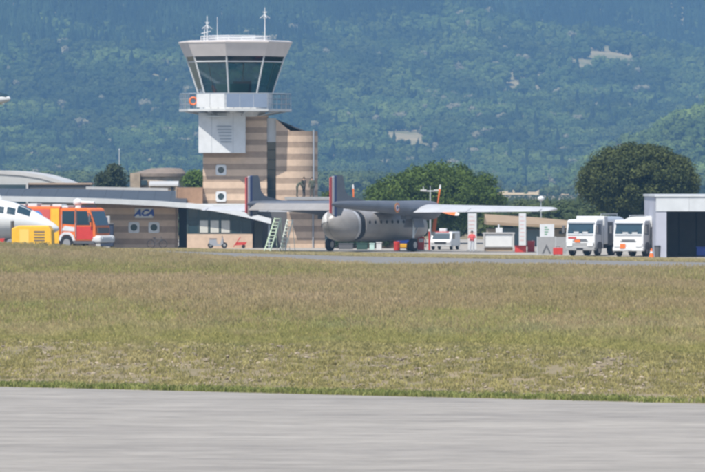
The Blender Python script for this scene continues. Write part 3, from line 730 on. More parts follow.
# ================================================================== hall behind
HD = 560.0
hall = thing('arched_hall', 'large hall with pale curved roof standing behind the terminal', 'building', (wx(-20, HD), HD + 10, 0))
arc = [(-160, 200), (-120, 181), (-80, 173.5), (-40, 170.5), (0, 170.3), (20, 171.5), (40, 174.5), (58, 179.5), (72, 185.5), (82, 191)]
m = MB(); rings = []
for y, e in ((HD, 0), (HD + 25, 0)):
    rings.append([(wx(a, HD), y, wz(b_, HD)) for a, b_ in arc] + [(wx(a, HD), y, wz(b_, HD) - .35) for a, b_ in reversed(arc)])
m.loft(rings); m.build('roof', M_lroof, hall, world=True)
m = MB(); m.prism([(wx(a, HD), wz(b_, HD) - .3) for a, b_ in arc] + [(wx(82, HD), 0), (wx(-160, HD), 0)], 'y', HD + .1, HD + .4); m.build('gable_wall', mat('pale_grey_cladding', (0.42, 0.42, 0.41), .6, var=.08, vscale=.6), hall, world=True)
m = MB(); m.b2(wx(-60, HD), wx(26, HD), HD - .06, HD + .09, 2.5, wz(184.5, HD)); m.build('dark_glazing_band', M_glass, hall, world=True)
mid = thing('flat_roofed_block', 'flat dark block with thin pale coping between the hall and terminal roof', 'building', (wx(58, 535), 537, 0))
m = MB(); m.b2(wx(27.5, 535), wx(90, 535), 535, 540, 0, wz(184.6, 535)); m.build('wall', M_dgrey, mid, world=True)
m = MB(); m.b2(wx(26.5, 535), wx(92, 535), 534.85, 540.1, wz(184.6, 535), wz(182.8, 535)); m.build('coping', M_brown, mid, world=True)
m = MB(); m.b2(wx(26.3, 535), wx(28.2, 535), 534.7, 535.2, 0, wz(182.6, 535)); m.build('corner_post', M_lroof, mid, world=True)

# ================================================================== old round stone building
SD = 620.0
rs = thing('round_stone_building', 'old round stone building with shallow conical roof behind the terminal', 'building', (wx(158, SD), SD + 3, 0))
def ring_z(xc, yc, r, z, n=32): return [(xc + r * math.cos(6.28319 * i / n), yc + r * math.sin(6.28319 * i / n), z) for i in range(n)]
xc = wx(158, SD); rr_ = 25.5 * SD / FPX
m = MB(); m.loft([ring_z(xc, SD + 3, rr_, 0), ring_z(xc, SD + 3, rr_, wz(176.5, SD))]); m.build('wall', M_stonewall, rs, world=True, smooth=True)
m = MB(); m.loft([ring_z(xc, SD + 3, rr_ + .2, wz(176.5, SD)), ring_z(xc, SD + 3, rr_ + .2, wz(173.5, SD)), ring_z(xc + .8, SD + 3, 1.6, wz(168.2, SD)), ring_z(xc + .8, SD + 3, .2, wz(167.6, SD))]); m.build('roof', mat('old_tile_roof', (.20, .16, .13), .9, var=.2, vscale=2), rs, world=True, smooth=30)
for px in (144, 170): m = MB(); m.b2(wx(px, SD) - .3, wx(px, SD) + .3, SD + .2, SD + 1.3, wz(185, SD), wz(180, SD)); m.build('window', M_glass, rs, world=True)
m = MB(); m.b2(wx(130, SD), wx(140, SD), SD + .5, SD + 3, 0, wz(173, SD)); m.build('buttress', M_stonewall, rs, world=True)
shed = thing('white_shed', 'small pale shed with low pitched roof in front of round stone building', 'shed', (wx(163, 560), 562, 0))
m = MB(); m.b2(wx(150, 560), wx(177, 560), 560, 564, 0, wz(186, 560)); m.build('wall', M_stonewall, shed, world=True)
m = MB(); m.prism([(559.8, wz(186, 560)), (564.2, wz(186, 560)), (564.2, wz(184.5, 560)), (562, wz(181, 560)), (559.8, wz(184.5, 560))], 'x', wx(149, 560), wx(178, 560)); m.build('roof', M_lroof, shed, world=True)
m = MB(); m.b2(wx(171, 560), wx(174, 560), 559.93, 559.997, 2.5, wz(187, 560)); m.build('door', M_dark, shed, world=True)

# ================================================================== hangar on the right
GD = 452.0
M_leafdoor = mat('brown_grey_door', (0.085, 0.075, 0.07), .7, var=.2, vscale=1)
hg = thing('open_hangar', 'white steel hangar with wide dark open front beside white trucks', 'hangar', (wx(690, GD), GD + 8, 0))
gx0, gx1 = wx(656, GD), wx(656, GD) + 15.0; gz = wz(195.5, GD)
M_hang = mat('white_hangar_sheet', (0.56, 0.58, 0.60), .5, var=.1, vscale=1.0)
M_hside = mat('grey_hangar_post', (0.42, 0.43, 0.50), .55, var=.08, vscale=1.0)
pw = 10.5 * GD / FPX
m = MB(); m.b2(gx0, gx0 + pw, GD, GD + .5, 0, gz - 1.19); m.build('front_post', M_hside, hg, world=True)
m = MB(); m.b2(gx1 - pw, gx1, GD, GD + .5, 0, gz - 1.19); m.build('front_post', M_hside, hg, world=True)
for k in range(6):
    a = gx0 + 15.0 / 6 * k; m = MB(); m.b2(a + .006, a + 2.5 - .006, GD - .05, GD + .45, gz - 1.18, gz - .1); m.build('header_panel', M_hang, hg, world=True)
m = MB(); m.b2(gx0 - .1, gx1 + .1, GD - .12, GD + 18, gz - .09, gz + .06); m.build('roof', M_hang, hg, world=True)
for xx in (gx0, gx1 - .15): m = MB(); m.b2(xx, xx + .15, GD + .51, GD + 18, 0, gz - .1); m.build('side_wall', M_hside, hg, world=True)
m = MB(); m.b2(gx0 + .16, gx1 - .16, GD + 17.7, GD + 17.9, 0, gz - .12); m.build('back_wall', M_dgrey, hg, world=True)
for k in range(5):
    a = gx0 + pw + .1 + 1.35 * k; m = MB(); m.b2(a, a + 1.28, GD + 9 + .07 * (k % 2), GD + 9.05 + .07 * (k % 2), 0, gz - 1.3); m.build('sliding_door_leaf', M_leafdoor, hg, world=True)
crate = thing('blue_crate', 'small blue crate standing inside the dark hangar', 'crate', (wx(703, GD + 3), GD + 3, .008))
m = MB(); m.cbox(-.5, .5, -.35, .35, .1, .7, .03); m.build('crate_body', M_blue, crate)
m = MB(); m.b2(-.55, .55, -.4, .4, .7, .78); m.build('crate_lid', M_blue, crate)
m = MB(); m.b2(-.45, .45, -.3, .3, 0, .1); m.build('skid', M_dgrey, crate)

# ================================================================== low tan building behind the pumps
LD = 525.0
lb = thing('tan_roofed_depot', 'low depot with tan roof and dark openings behind the parked trucks', 'building', (wx(540, LD), LD + 4, 0))
lx0, lx1 = wx(488, LD), wx(590, LD)
m = MB(); rings = []
for px, a, b_ in ((486, 214, 224.5), (540, 217.5, 227), (592, 222.5, 229)):
    X = wx(px, LD); rings.append([(X, LD - 1.6, wz(b_, LD)), (X, LD - 1.6, wz(b_, LD) + .25), (X, LD + 6, wz(a, LD + 6)), (X, LD + 8, wz(b_, LD))])  # eave overhang deepened so that it shades the front wall
m.loft(rings); m.build('roof', M_tan, lb, world=True)
m = MB(); m.b2(lx0, lx1, LD, LD + 7, 0, wz(229, LD)); m.build('wall', mat('dull_beige_render', (.30, .25, .18), .9, var=.15, vscale=1), lb, world=True)
for (a, b_, t, mm, nm) in ((500, 519, 225.5, M_teal, 'opening'), (527, 541, 227.3, M_teal, 'door'), (559, 564, 228.5, M_glass, 'window'), (565.5, 570.5, 229, M_glass, 'window')):
    m = MB(); m.b2(wx(a, LD), wx(b_, LD), LD - .12, LD - .003, 0 if nm != 'window' else 1.1, wz(t + 2.6, LD)); m.build(nm, mm, lb, world=True)

# ================================================================== trees
def leaf_attr_mat(name, transl=.25): return tint_mat(name, 'leaf', 'GEOMETRY', rough=.75, transl=transl)
M_leafy = leaf_attr_mat('broad_leaf'); M_needle = leaf_attr_mat('pine_needle', .1)
M_bark = mat('bark', (0.12, 0.085, 0.055), .95, var=.3, vscale=6, bump=.5, bscale=15)
def leaf_mesh(name, C, Rad, per, size, c0, c1, m, parent, seed, flat=1.0, upbias=.3):
    r = np.random.default_rng(seed); n = len(C) * per
    base = np.repeat(C, per, 0); rad = np.repeat(Rad, per)[:, None]
    dv = r.normal(size=(n, 3)); dv /= np.linalg.norm(dv, axis=1)[:, None]
    rr = r.random((n, 1)) ** .45
    p = base + dv * rr * rad * np.array([1, 1, flat])
    nrm = dv + r.normal(size=(n, 3)) * .7 + np.array([0, 0, upbias]); nrm /= np.linalg.norm(nrm, axis=1)[:, None]
    t = np.cross(nrm, r.normal(size=(n, 3))); t /= np.linalg.norm(t, axis=1)[:, None]; b_ = np.cross(nrm, t)
    s_ = size * (.6 + .8 * r.random((n, 1)))
    v = np.stack([p - t * s_ * .5, p + b_ * s_ * .32, p + t * s_ * .5, p - b_ * s_ * .32], 1).reshape(-1, 3)
    me = bpy.data.meshes.new(name); me.vertices.add(4 * n); me.vertices.foreach_set('co', v.ravel())
    me.loops.add(4 * n); me.loops.foreach_set('vertex_index', np.arange(4 * n)); me.polygons.add(n); me.polygons.foreach_set('loop_start', np.arange(n) * 4); me.polygons.foreach_set('loop_total', np.full(n, 4))
    me.update()
    k = np.repeat(r.random(len(C)), per)[:, None] * .55 + r.random((n, 1)) * .45
    col = np.array(c0) * (1 - k) + np.array(c1) * k
    a = me.attributes.new('leaf', 'FLOAT_COLOR', 'FACE'); a.data.foreach_set('color', np.concatenate([col, np.ones((n, 1))], 1).astype(np.float32).ravel())
    me.materials.append(m); o = bpy.data.objects.new(name, me); COL.objects.link(o); o.parent = parent; return o
def tree(name, label, px0, px1, ytop, d, ybot, nclump, per, size, c0, c1, m, seed, crad=(.7, 1.3), pw=.5, flat=.85, trunk_r=.28, shape=None, group=None):
    xc = (wx(px0, d) + wx(px1, d)) / 2; hw = (wx(px1, d) - wx(px0, d)) / 2; zt = wz(ytop, d); zb = wz(ybot, d)
    t = thing(name, label, 'tree', (xc, d, 0), 0, group); r = np.random.default_rng(seed)
    C = []
    while len(C) < nclump:
        q = r.normal(size=3); q /= np.linalg.norm(q); q = q * r.random() ** (1 / 3 * (1.2 if pw > .4 else .5))
        wide = 1.0
        if shape: wide = shape(q[2])
        zc = (zb + zt) / 2; hz = (zt - zb) / 2
        cr = crad[0] + (crad[1] - crad[0]) * r.random()
        C.append((q[0] * max(.1, hw - cr * .75) * wide, q[1] * max(.1, hw - cr * .75) * wide * .95, zc + q[2] * max(.1, hz - cr * .6), cr))
    C = np.array(C)
    crown_o = leaf_mesh('crown', C[:, :3], C[:, 3], per, size, c0, c1, m, t, seed + 1, flat)
    mb = MB(); zf = zb + .45 * (zt - zb)
    pts = [(0, 0, -.05, trunk_r * 1.25), (.05, .02, .5, trunk_r), (.1, .0, zb + .3, trunk_r * .85), (.0, .05, zf, trunk_r * .5)]
    for a, b_ in zip(pts[:-1], pts[1:]): mb.cyl(a[:3], b_[:3], a[3], b_[3], 9)
    mb.build('trunk', M_bark, t)
    for k in range(9):
        c = C[int(r.integers(0, len(C)))]; z0 = zb * .5 + (zf - zb * .5) * (.35 + .65 * r.random())
        lb_ = MB(); p0 = Vector((.06, .02, z0)); p1 = Vector(c[:3]); pm = p0.lerp(p1, .5) + Vector((0, 0, -.25))
        lb_.cyl(p0, pm, trunk_r * .38, trunk_r * .25, 6); lb_.cyl(pm, p1, trunk_r * .25, trunk_r * .08, 6); lb_.build('limb', M_bark, t)
    return t
tree('broadleaf_tree', 'large rounded green broadleaf tree behind the twin boom aircraft', 369, 502, 157, 548, 236, 300, 190, .24, (.05, .085, .018), (.13, .185, .04), M_leafy, 3, (.7, 1.2), shape=lambda z: 1.12 - .22 * max(0, z) ** 2)
tree('umbrella_pine', 'dense dark rounded pine tree behind the white trucks and hangar', 578, 698, 141, 540, 222, 520, 170, .22, (.036, .050, .016), (.085, .100, .030), M_needle, 9, (.6, 1.0), pw=.3, shape=lambda z: 1.08 - .1 * abs(z) ** 3, trunk_r=.38)
tree('dark_bush_tree', 'small dark olive tree beside the thin pole behind terminal roof', 93, 131, 162, 640, 195, 46, 150, .28, (.035, .048, .022), (.075, .09, .04), M_leafy, 21, (.55, 1.0), trunk_r=.16)
tree('green_bush_tree', 'bright green bushy tree between round stone building and control tower', 180, 214, 166, 575, 196, 44, 140, .24, (.055, .10, .018), (.12, .18, .04), M_leafy, 27, (.5, .9), trunk_r=.14)
tree('low_shrub_tree', 'small green shrub behind the low terrace annex', 318, 342, 190, 560, 214, 26, 120, .22, (.05, .085, .02), (.10, .14, .04), M_leafy, 33, (.4, .7), trunk_r=.10)
tree('slender_tree', 'small loose tree with thin trunk beside the tan roofed depot', 478, 504, 205, 538, 240, 24, 90, .24, (.05, .075, .02), (.11, .14, .04), M_leafy, 35, (.4, .7), trunk_r=.09)

# ================================================================== poles
def pole(name, label, px, ytop, d, arm=0):
    t = thing(name, label, 'lamp post' if arm else 'pole', (wx(px, d), d, 0)); z = wz(ytop, d)
    m = MB(); m.cyl((0, 0, 0), (0, 0, z), .08, .05, 8); m.build('post', M_steel, t)
    m = MB(); m.cyl((0, 0, 0), (0, 0, .25), .14, .12, 8); m.build('base', M_steel, t)
    if arm:
        m = MB(); m.cyl((-arm, 0, z), (arm, 0, z), .05, n=6); m.build('arm', M_steel, t)
        for s_ in (-1, 1): m = MB(); m.cbox(s_ * arm - .28, s_ * arm + .28, -.12, .12, z - .02, z + .14, .03); m.build('lamp_head', M_lroof, t)
        m = MB(); m.cyl((0, 0, z), (0, 0, z + .45), .03, n=6); m.cyl((-.6, 0, z), (-.6, 0, z + .4), .05, .03, n=6); m.build('finial', M_steel, t)
    else:
        m = MB(); m.cyl((0, 0, z), (0, 0, z + .2), .09, .02, 8); m.build('cap', M_steel, t)
    return t
pole('flag_pole', 'thin pale bare pole rising behind the small dark olive tree', 119.3, 150, 660)
pole('twin_lamp_post', 'grey twin armed lamp post in front of the broadleaf tree', 430.3, 191, 532, .6)
def globe_lamp(px, py, d, r):
    t = thing('globe_lamp_post', 'white globe lamp on a thin post above the tan roofed depot' , 'lamp post', (wx(px, d), d, 0)); z = wz(py, d)
    m = MB(); m.cyl((0, 0, 0), (0, 0, z - r * .5), .06, .04, 8); m.build('post', M_steel, t)
    m = MB(); m.loft([ring_z(0, 0, max(.02, r * math.sin(math.pi * k / 8)), z - r * .75 * math.cos(math.pi * k / 8), 14) for k in range(9)]); m.build('globe', M_whiteglossy, t, smooth=True)
globe_lamp(541, 198.5, 560, .31)

# ================================================================== twin boom transport aircraft
M_plane = mat('aircraft_grey', (0.30, 0.285, 0.275), .42, var=.12, vscale=1.2, metal=.15)
M_planed = mat('aircraft_dark_grey', (0.135, 0.145, 0.17), .45, var=.15, vscale=1.0, metal=.15)
M_wing = mat('aircraft_wing_grey', (0.46, 0.465, 0.48), .45, var=.12, vscale=.8, metal=.1)
M_pale = mat('aircraft_pale_tone', (0.60, 0.59, 0.58), .4, var=.08, vscale=2)
M_navy = mat('rudder_blue', (0.03, 0.05, 0.16), .5); M_rudred = mat('rudder_red', (0.50, 0.06, 0.06), .5)
PD = 490.0
pl = thing('transport_aircraft', 'grey twin boom transport aircraft with orange propellers parked on the apron', 'aircraft', (wx(378, PD), PD, .008), R(60))
def pod_ring(x, ry, rz, zc=2.15): return ring_x(x, 0, zc, ry, rz, 28, .82)
pod = [(7.6, .06, .08, 1.75), (7.45, .35, .38, 1.8), (6.9, .78, .80, 1.95), (6.2, 1.06, 1.08, 2.08), (5.2, 1.28, 1.25, 2.15), (4.0, 1.4, 1.3, 2.15), (0, 1.42, 1.3, 2.15), (-4.35, 1.42, 1.3, 2.15)]
m = MB(); m.loft([pod_ring(*q[:3], zc=q[3]) for q in pod]); fus = m.build('fuselage', M_plane, pl, smooth=True)
m = MB(); m.loft([pod_ring(-4.33, 1.36, 1.24), pod_ring(-5.22, 1.36, 1.24)]); m.build('rear_door_gap', M_dark, pl, smooth=True)
rear = [(-5.2, 1.42, 1.3, 2.15), (-6.1, 1.38, 1.28, 2.16), (-6.8, 1.22, 1.2, 2.2), (-7.4, .95, 1.0, 2.28), (-7.85, .6, .7, 2.36), (-8.1, .28, .36, 2.42), (-8.17, .04, .05, 2.45)]
for s_ in (1, -1):
    rings = []
    for (x, ry, rz, zc) in rear:
        half = []
        for i in range(15):
            a = -math.pi / 2 + math.pi * i / 14; c, q = math.cos(a), math.sin(a)
            half.append((x, s_ * (.012 + ry * abs(c) ** .82), zc + rz * math.copysign(abs(q) ** .82, q)))
        rings.append(half)
    m = MB(); m.loft(rings, cap=False, closed=False)
    for k in (0,): m.add(rings[k], [tuple(range(15))])
    dr = m.build('clamshell_door', M_plane, pl, smooth=True)
    if s_ == 1:
        rg2 = []
        for (x, ry, rz, zc) in rear[2:]:
            rg2.append([(x - .012, s_ * (.03 + (ry + .015) * abs(math.cos(a)) ** .82), zc + (rz + .015) * math.copysign(abs(math.sin(a)) ** .82, math.sin(a))) for a in [R(t) for t in range(0, 80, 8)]])
        m = MB(); m.loft(rg2, cap=False, closed=False); m.build('sunlit_patch', M_pale, dr, smooth=True)  # pale colour imitates sunlight falling on the port clamshell door
m = MB()
for s_ in (1, -1): m.loft([[(x, s_ * (1.425 * (abs(math.cos(a)) ** .82)) + s_ * .006, 2.15 + 1.305 * math.copysign(abs(math.sin(a)) ** .82, math.sin(a))) for a in [R(t) for t in range(-50, 61, 10)]] for x in (-5.24, -5.62)], cap=False, closed=False)
m.build('door_edge_strip', M_wing, pl, smooth=True)
for k in range(7):
    for s_ in (1, -1):
        m = MB(); m.cyl((-3.8 + .93 * k, s_ * 1.40, 2.42), (-3.8 + .93 * k, s_ * 1.432, 2.42), .14, n=12); m.build('cabin_window', M_dark, fus)
for s_ in (1, -1):
    m = MB(); m.loft([[(6.55, s_ * .35, 2.78), (6.1, s_ * .95, 2.68), (5.3, s_ * 1.17, 2.72)], [(6.1, s_ * .33, 3.12), (5.75, s_ * .8, 3.08), (5.2, s_ * .95, 3.12)]], cap=False, closed=False); m.build('cockpit_window', M_glass, fus)
# wing
def foil(y, xle, chord, z, t0=0., t1=1., th=.16, inc=4., n=12):
    up = []; lo = []
    for i in range(n + 1):
        t = t0 + (t1 - t0) * i / n
        yt = 5 * th * (.2969 * math.sqrt(t) - .126 * t - .3516 * t * t + .2843 * t ** 3 - .1015 * t ** 4); cm = .03 * 4 * t * (1 - t)
        up.append((t, cm + yt)); lo.append((t, cm - yt * .85 - .001))
    out = []
    for t, q in up + lo[::-1]:
        X = -t * chord; Z = q * chord; a = R(inc)
        out.append((xle + X * math.cos(a) + Z * 0, y, z + Z + (-X * 0 + X * math.sin(a))))
    return out
def wing_sec(y):
    ay = abs(y); k = max(0, (ay - 3.9) / 12.35); ch = 4.3 * (1 - k) + 2.15 * k; return (1.75 - .95 * k, ch, 3.50 - .002 * max(0, ay - 3.9))
def wing_piece(y0, y1, t0, t1, name, mm, gap=.0, n=4):
    m = MB(); r_ = []
    for i in range(n + 1):
        y = y0 + (y1 - y0) * i / n; xle, ch, z = wing_sec(y); r_.append(foil(y, xle, ch, z, t0, t1))
    m.loft(r_); return m.build(name, mm, pl, smooth=50)
wing_piece(-3.9, 3.9, 0, 1, 'centre_wing', M_wing)
for s_ in (1, -1):
    w_ = wing_piece(s_ * 3.9, s_ * 15.7, 0, .74, 'outer_wing', M_wing, n=8)
    wing_piece(s_ * 4.7, s_ * 9.3, .748, 1, 'flap', M_wing); wing_piece(s_ * 9.36, s_ * 15.6, .748, 1, 'aileron', M_wing)
    m = MB(); r_ = []
    for i in range(6):
        a = i / 5; y = s_ * (15.7 + .75 * math.sin(a * math.pi / 2)); xle, ch, z = wing_sec(s_ * 15.7); sh = max(.04, math.cos(a * math.pi / 2)); r_.append([(xle - ch * .42 + (p[0] - xle + ch * .42) * (.25 + .75 * sh), y, z + (p[2] - z) * sh) for p in foil(y, xle, ch, z, 0, 1)])
    m.loft(r_); m.build('wing_tip', M_wing, pl, smooth=50)
YB = 3.9
for s_ in (1, -1):
    y = s_ * YB
    prof = [(2.55, .5, 3.35), (2.45, .66, 3.35), (2.0, .76, 3.35), (1.2, .80, 3.36), (-.5, .78, 3.4), (-2.2, .66, 3.5), (-4, .55, 3.6), (-8, .44, 3.75), (-12, .34, 3.86), (-13.6, .26, 3.9), (-14.3, .08, 3.9)]
    m = MB(); m.loft([ring_x(x, y, z, r, r, 20) for x, r, z in prof[:5]]); nac = m.build('engine_nacelle', M_planed, pl, smooth=True)
    m = MB(); m.loft([ring_x(x, y, z, r, r, 20) for x, r, z in prof[4:]]); bo = m.build('tail_boom', M_planed, pl, smooth=True)
    m = MB(); m.cyl((2.56, y, 3.35), (2.6, y, 3.35), .48, n=20); m.build('cowl_intake', M_dark, nac)
    m = MB(); m.loft([ring_x(x, y, 3.35, r, r, 14) for x, r in ((2.6, .26), (2.9, .24), (3.1, .14), (3.18, .02))]); m.build('spinner', M_wing, nac, smooth=True)
    for k in range(4):
        ang = R(-9 + 90 * k) if s_ == -1 else R(-3 + 90 * k)
        def bl(r0, r1, w0, w1, nm, mm, par=None):
            b_ = MB(); sect = []
            for rad, w2 in ((r0, w0), ((r0 + r1) / 2, (w0 + w1) / 2 * 1.12), (r1, w1)):
                tw = R(55 - 28 * rad / 2.2); pts = []
                for (q, t) in ((-w2, 0), (0, .035), (w2, 0), (0, -.035)):
                    ly = q * math.cos(tw) - t * math.sin(tw); lx = q * math.sin(tw) + t * math.cos(tw)
                    pts.append((2.85 + lx, y - rad * math.sin(ang) * s_ * 1.0 + ly * math.cos(ang), 3.35 + rad * math.cos(ang) + ly * math.sin(ang) * s_))
                sect.append(pts)
            b_.loft(sect); return b_.build(nm, mm, par or pl)
        blade = bl(.22, 1.78, .11, .155, 'propeller_blade', M_orange); bl(1.78, 2.12, .155, .09, 'blade_tip', M_pale, blade)
    # fin and rudder
    zt = 6.2
    fin_p = [(-13.55, 2.95), (-13.55, zt), (-12.65, zt), (-12.5, zt - .25), (-12.2, 4.95), (-11.7, 4.6), (-10.6, 4.4), (-9.2, 4.22), (-8.2, 4.12), (-8.4, 3.9), (-12.4, 3.6), (-12.9, 3.0)]
    m = MB(); m.prism(fin_p, 'y', y - .09, y + .09); fin = m.build('tail_fin', M_planed, pl)
    for k, (a, b_, mm) in enumerate(((-13.9, -13.56, M_navy), (-14.2, -13.905, M_pale), (-14.5, -14.205, M_rudred))):
        m = MB(); lo = 2.9 + .12 * k; m.prism([(a, lo + .1), (b_, lo), (b_, zt - .02 - .05 * k), (a, zt - .07 - .05 * k)], 'y', y - .08 + .02 * k, y + .08 - .02 * k); m.build('rudder_stripe', mm, fin)
    # main gear
    m = MB(); m.cyl((-.9, y, 2.75), (-1.1, y, .6), .12, .10, 10); m.cyl((.3, y, 2.7), (-1.0, y, 1.25), .06, n=8); m.build('gear_leg', M_steel, pl)
    wh = MB(); wh.loft([[(-1.1 + r * math.cos(t), y + s2, .56 + r * math.sin(t)) for t in [6.28319 * i / 24 for i in range(24)]] for s2, r in ((-.2, .42), (-.17, .52), (-.08, .56), (.08, .56), (.17, .52), (.2, .42))]); wheel = wh.build('main_wheel', M_black, pl, smooth=True)
    m = MB(); m.cyl((-1.1, y - .215, .56), (-1.1, y + .215, .56), .27, n=16); m.build('rim', M_rim, wheel)
    for t in (-.42, .42):
        m = MB(); m.box((-.9, y + t, 2.35), (1.6, .04, .75), Matrix.Rotation(R(12 if t > 0 else -12), 3, 'X')); m.build('gear_door', M_planed, pl)
    m = MB(); m.box((-1.9, y, 2.78), (1.5, .5, .3)); m.build('exhaust_fairing', M_dgrey, nac)
# roundel on the visible boom
for k, (r, mm) in enumerate(((.40, M_yellow), (.36, M_rudred), (.25, M_pale), (.13, M_navy))):
    m = MB(); y0 = -YB - .515; m.cyl((-4.6, y0 - .004 * k, 3.6), (-4.6, y0 - .004 * k - .01, 3.6), r, n=20); m.build('roundel_ring', mm, pl)
# tailplane
m = MB(); m.loft([foil(y, -11.55, 1.75, 3.98, 0, 1, .13, 1) for y in (-YB, 0, YB)]); tp = m.build('tailplane', M_planed, pl, smooth=50)
m = MB(); m.loft([[(-13.28, y, 3.98), (-13.28, y, 3.80), (-14.35, y, 3.40), (-14.37, y, 3.44)] for y in (-YB + .15, YB - .15)]); m.build('elevator', M_plane, pl)
m = MB(); m.cyl((5.6, 0, 1.2), (5.7, 0, .4), .09, n=8); m.build('nose_gear_leg', M_steel, pl)
for s_ in (-1, 1):
    m = MB(); m.cyl((5.7, s_ * .14, .38), (5.7, s_ * .34, .38), .38, n=18); m.build('nose_wheel', M_black, pl)

# ================================================================== boarding ladders by the tail
def ladder(px, d, rotz, label, hgt, lean, wid, mm):
    t = thing('boarding_ladder', label, 'ladder', (wx(px, d), d, .008), rotz, 'ladders at the aircraft tail')
    for s_ in (-1, 1):
        m = MB(); m.box((lean / 2, s_ * wid / 2, hgt / 2), (.10, .05, math.hypot(hgt, lean)), Matrix.Rotation(math.atan2(lean, hgt), 3, 'Y')); m.build('side_rail', mm, t)
        m = MB(); m.cyl((lean + .3, s_ * wid / 2, .0), (lean * .98, s_ * wid / 2, hgt * .97), .03, n=6); m.build('rear_leg', mm, t)
    n = int(hgt / .27)
    for k in range(1, n + 1):
        f = k / (n + .2); m = MB(); m.box((lean * f, 0, hgt * f), (.18, wid, .04)); m.build('step', mm, t)
    return t
LDR = 484.0
ladder(267, LDR, R(50), 'pale green boarding ladder leaning up under the aircraft tail', 2.75, 1.35, .62, M_ladder)
ladder(282, LDR + 1.5, R(50), 'whitish lattice boarding ladder standing beside the pale green one', 2.6, 1.0, .55, mat('whitish_ladder', (.72, .76, .68), .5))

# ================================================================== people
def person_mat(name, shoes, trousers, top, skin, hair, zb=(.09, .92, 1.46)):
    m = bpy.data.materials.new(name); m.use_nodes = True; n = m.node_tree.nodes; l = m.node_tree.links; b = n['Principled BSDF']; b.inputs['Roughness'].default_value = .85
    tc = n.new('ShaderNodeTexCoord'); sp = n.new('ShaderNodeSeparateXYZ'); l.new(tc.outputs['Object'], sp.inputs[0])
    cr = n.new('ShaderNodeValToRGB'); cr.color_ramp.interpolation = 'CONSTANT'; e = cr.color_ramp.elements
    dv = n.new('ShaderNodeMath'); dv.operation = 'DIVIDE'; dv.inputs[1].default_value = 2; l.new(sp.outputs[2], dv.inputs[0]); l.new(dv.outputs[0], cr.inputs[0])
    e[0].position = 0; e[0].color = (*shoes, 1); e[1].position = zb[0] / 2; e[1].color = (*trousers, 1)
    for p, c in ((zb[1] / 2, top), (zb[2] / 2, skin)): q = e.new(p); q.color = (*c, 1)
    l.new(cr.outputs[0], b.inputs['Base Color']); return m
def person(label, loc, rotz, m, hairm, pose='stand', group=None):
    t = thing('person', label, 'person', loc, rotz, group)
    J = {'pel': (0, 0, .95), 'spi': (0, -.01, 1.15), 'che': (0, 0, 1.35), 'nek': (0, 0, 1.48), 'hed': (0, .02, 1.60), 'top': (0, .02, 1.72)}
    arm = {'stand': ((.20, 0, 1.40), (.27, -.03, 1.13), (.25, .08, .88), (.24, .11, .79)), 'fold': ((.20, 0, 1.40), (.30, .08, 1.16), (.10, .24, 1.20), (.02, .26, 1.21)), 'bend': ((.18, .30, 1.22), (.24, .42, .98), (.20, .52, .76), (.19, .55, .68))}[pose]
    if pose == 'bend': J.update({'spi': (0, .10, 1.10), 'che': (0, .28, 1.22), 'nek': (0, .38, 1.28), 'hed': (0, .48, 1.34), 'top': (0, .55, 1.42)})
    bm = bmesh.new(); L = bm.verts.layers.skin.verify()
    def V(p, r): v = bm.verts.new(p); v[L].radius = (r, r); return v
    v = {k: V(p, r) for (k, p), r in zip(J.items(), (.15, .135, .155, .062, .105, .085))}
    v['pel'][L].use_root = True
    for a, b_ in (('pel', 'spi'), ('spi', 'che'), ('che', 'nek'), ('nek', 'hed'), ('hed', 'top')): bm.edges.new((v[a], v[b_]))
    for s_ in (-1, 1):
        pr = v['che']
        for p, r in zip(arm, (.065, .05, .038, .034)): q = V((p[0] * s_, p[1], p[2]), r); bm.edges.new((pr, q)); pr = q
        pr = v['pel']
        for p, r in zip(((.10, 0, .86), (.12, .03, .50), (.13, -.02, .10), (.135, .10, .045)), (.095, .07, .05, .045)): q = V((p[0] * s_, p[1], p[2]), r); bm.edges.new((pr, q)); pr = q
    me = bpy.data.meshes.new('body'); bm.to_mesh(me); bm.free(); me.materials.append(m)
    o = bpy.data.objects.new('body', me); COL.objects.link(o); o.parent = t
    k = o.modifiers.new('skin', 'SKIN'); k.use_smooth_shade = True; s2 = o.modifiers.new('sub', 'SUBSURF'); s2.levels = 1; s2.render_levels = 2
    h = J['hed']; hb = MB(); hb.loft([ring_z(h[0], h[1] - .015, max(.01, .112 * math.sin(math.pi / 2 * (1 - k / 5) + .25)), h[2] + .02 + .13 * k / 5, 12) for k in range(6)]); hb.build('hair', hairm, t, smooth=True)
    return t
M_hair = mat('dark_hair', (.03, .022, .016), .8)
drab = person_mat('drab_clothes', (.03, .03, .03), (.055, .06, .045), (.075, .085, .06), (.42, .27, .19), 0)
drab2 = person_mat('olive_clothes', (.03, .03, .03), (.05, .05, .05), (.10, .09, .08), (.42, .27, .19), 0)
TZ = 4.36
person('person in dark olive clothes bending forward on the terrace', (wx(297, 515.6), 515.6, TZ), R(-80), drab, M_hair, 'bend', 'people on the terrace')
person('person in grey brown top standing between two others on the terrace', (wx(304, 515.9), 515.9, TZ), R(60), drab2, M_hair, 'fold', 'people on the terrace')
person('person in dark green clothes standing upright at the drum on the terrace', (wx(312, 515.5), 515.5, TZ), R(20), drab, M_hair, 'stand', 'people on the terrace')
redtop = person_mat('red_top_clothes', (.1, .1, .1), (.42, .44, .48), (.55, .09, .09), (.42, .27, .19), 0)
person('person in red top and pale trousers in front of a white totem', (wx(472, 484), 484, .008), R(170), redtop, M_hair, 'fold')

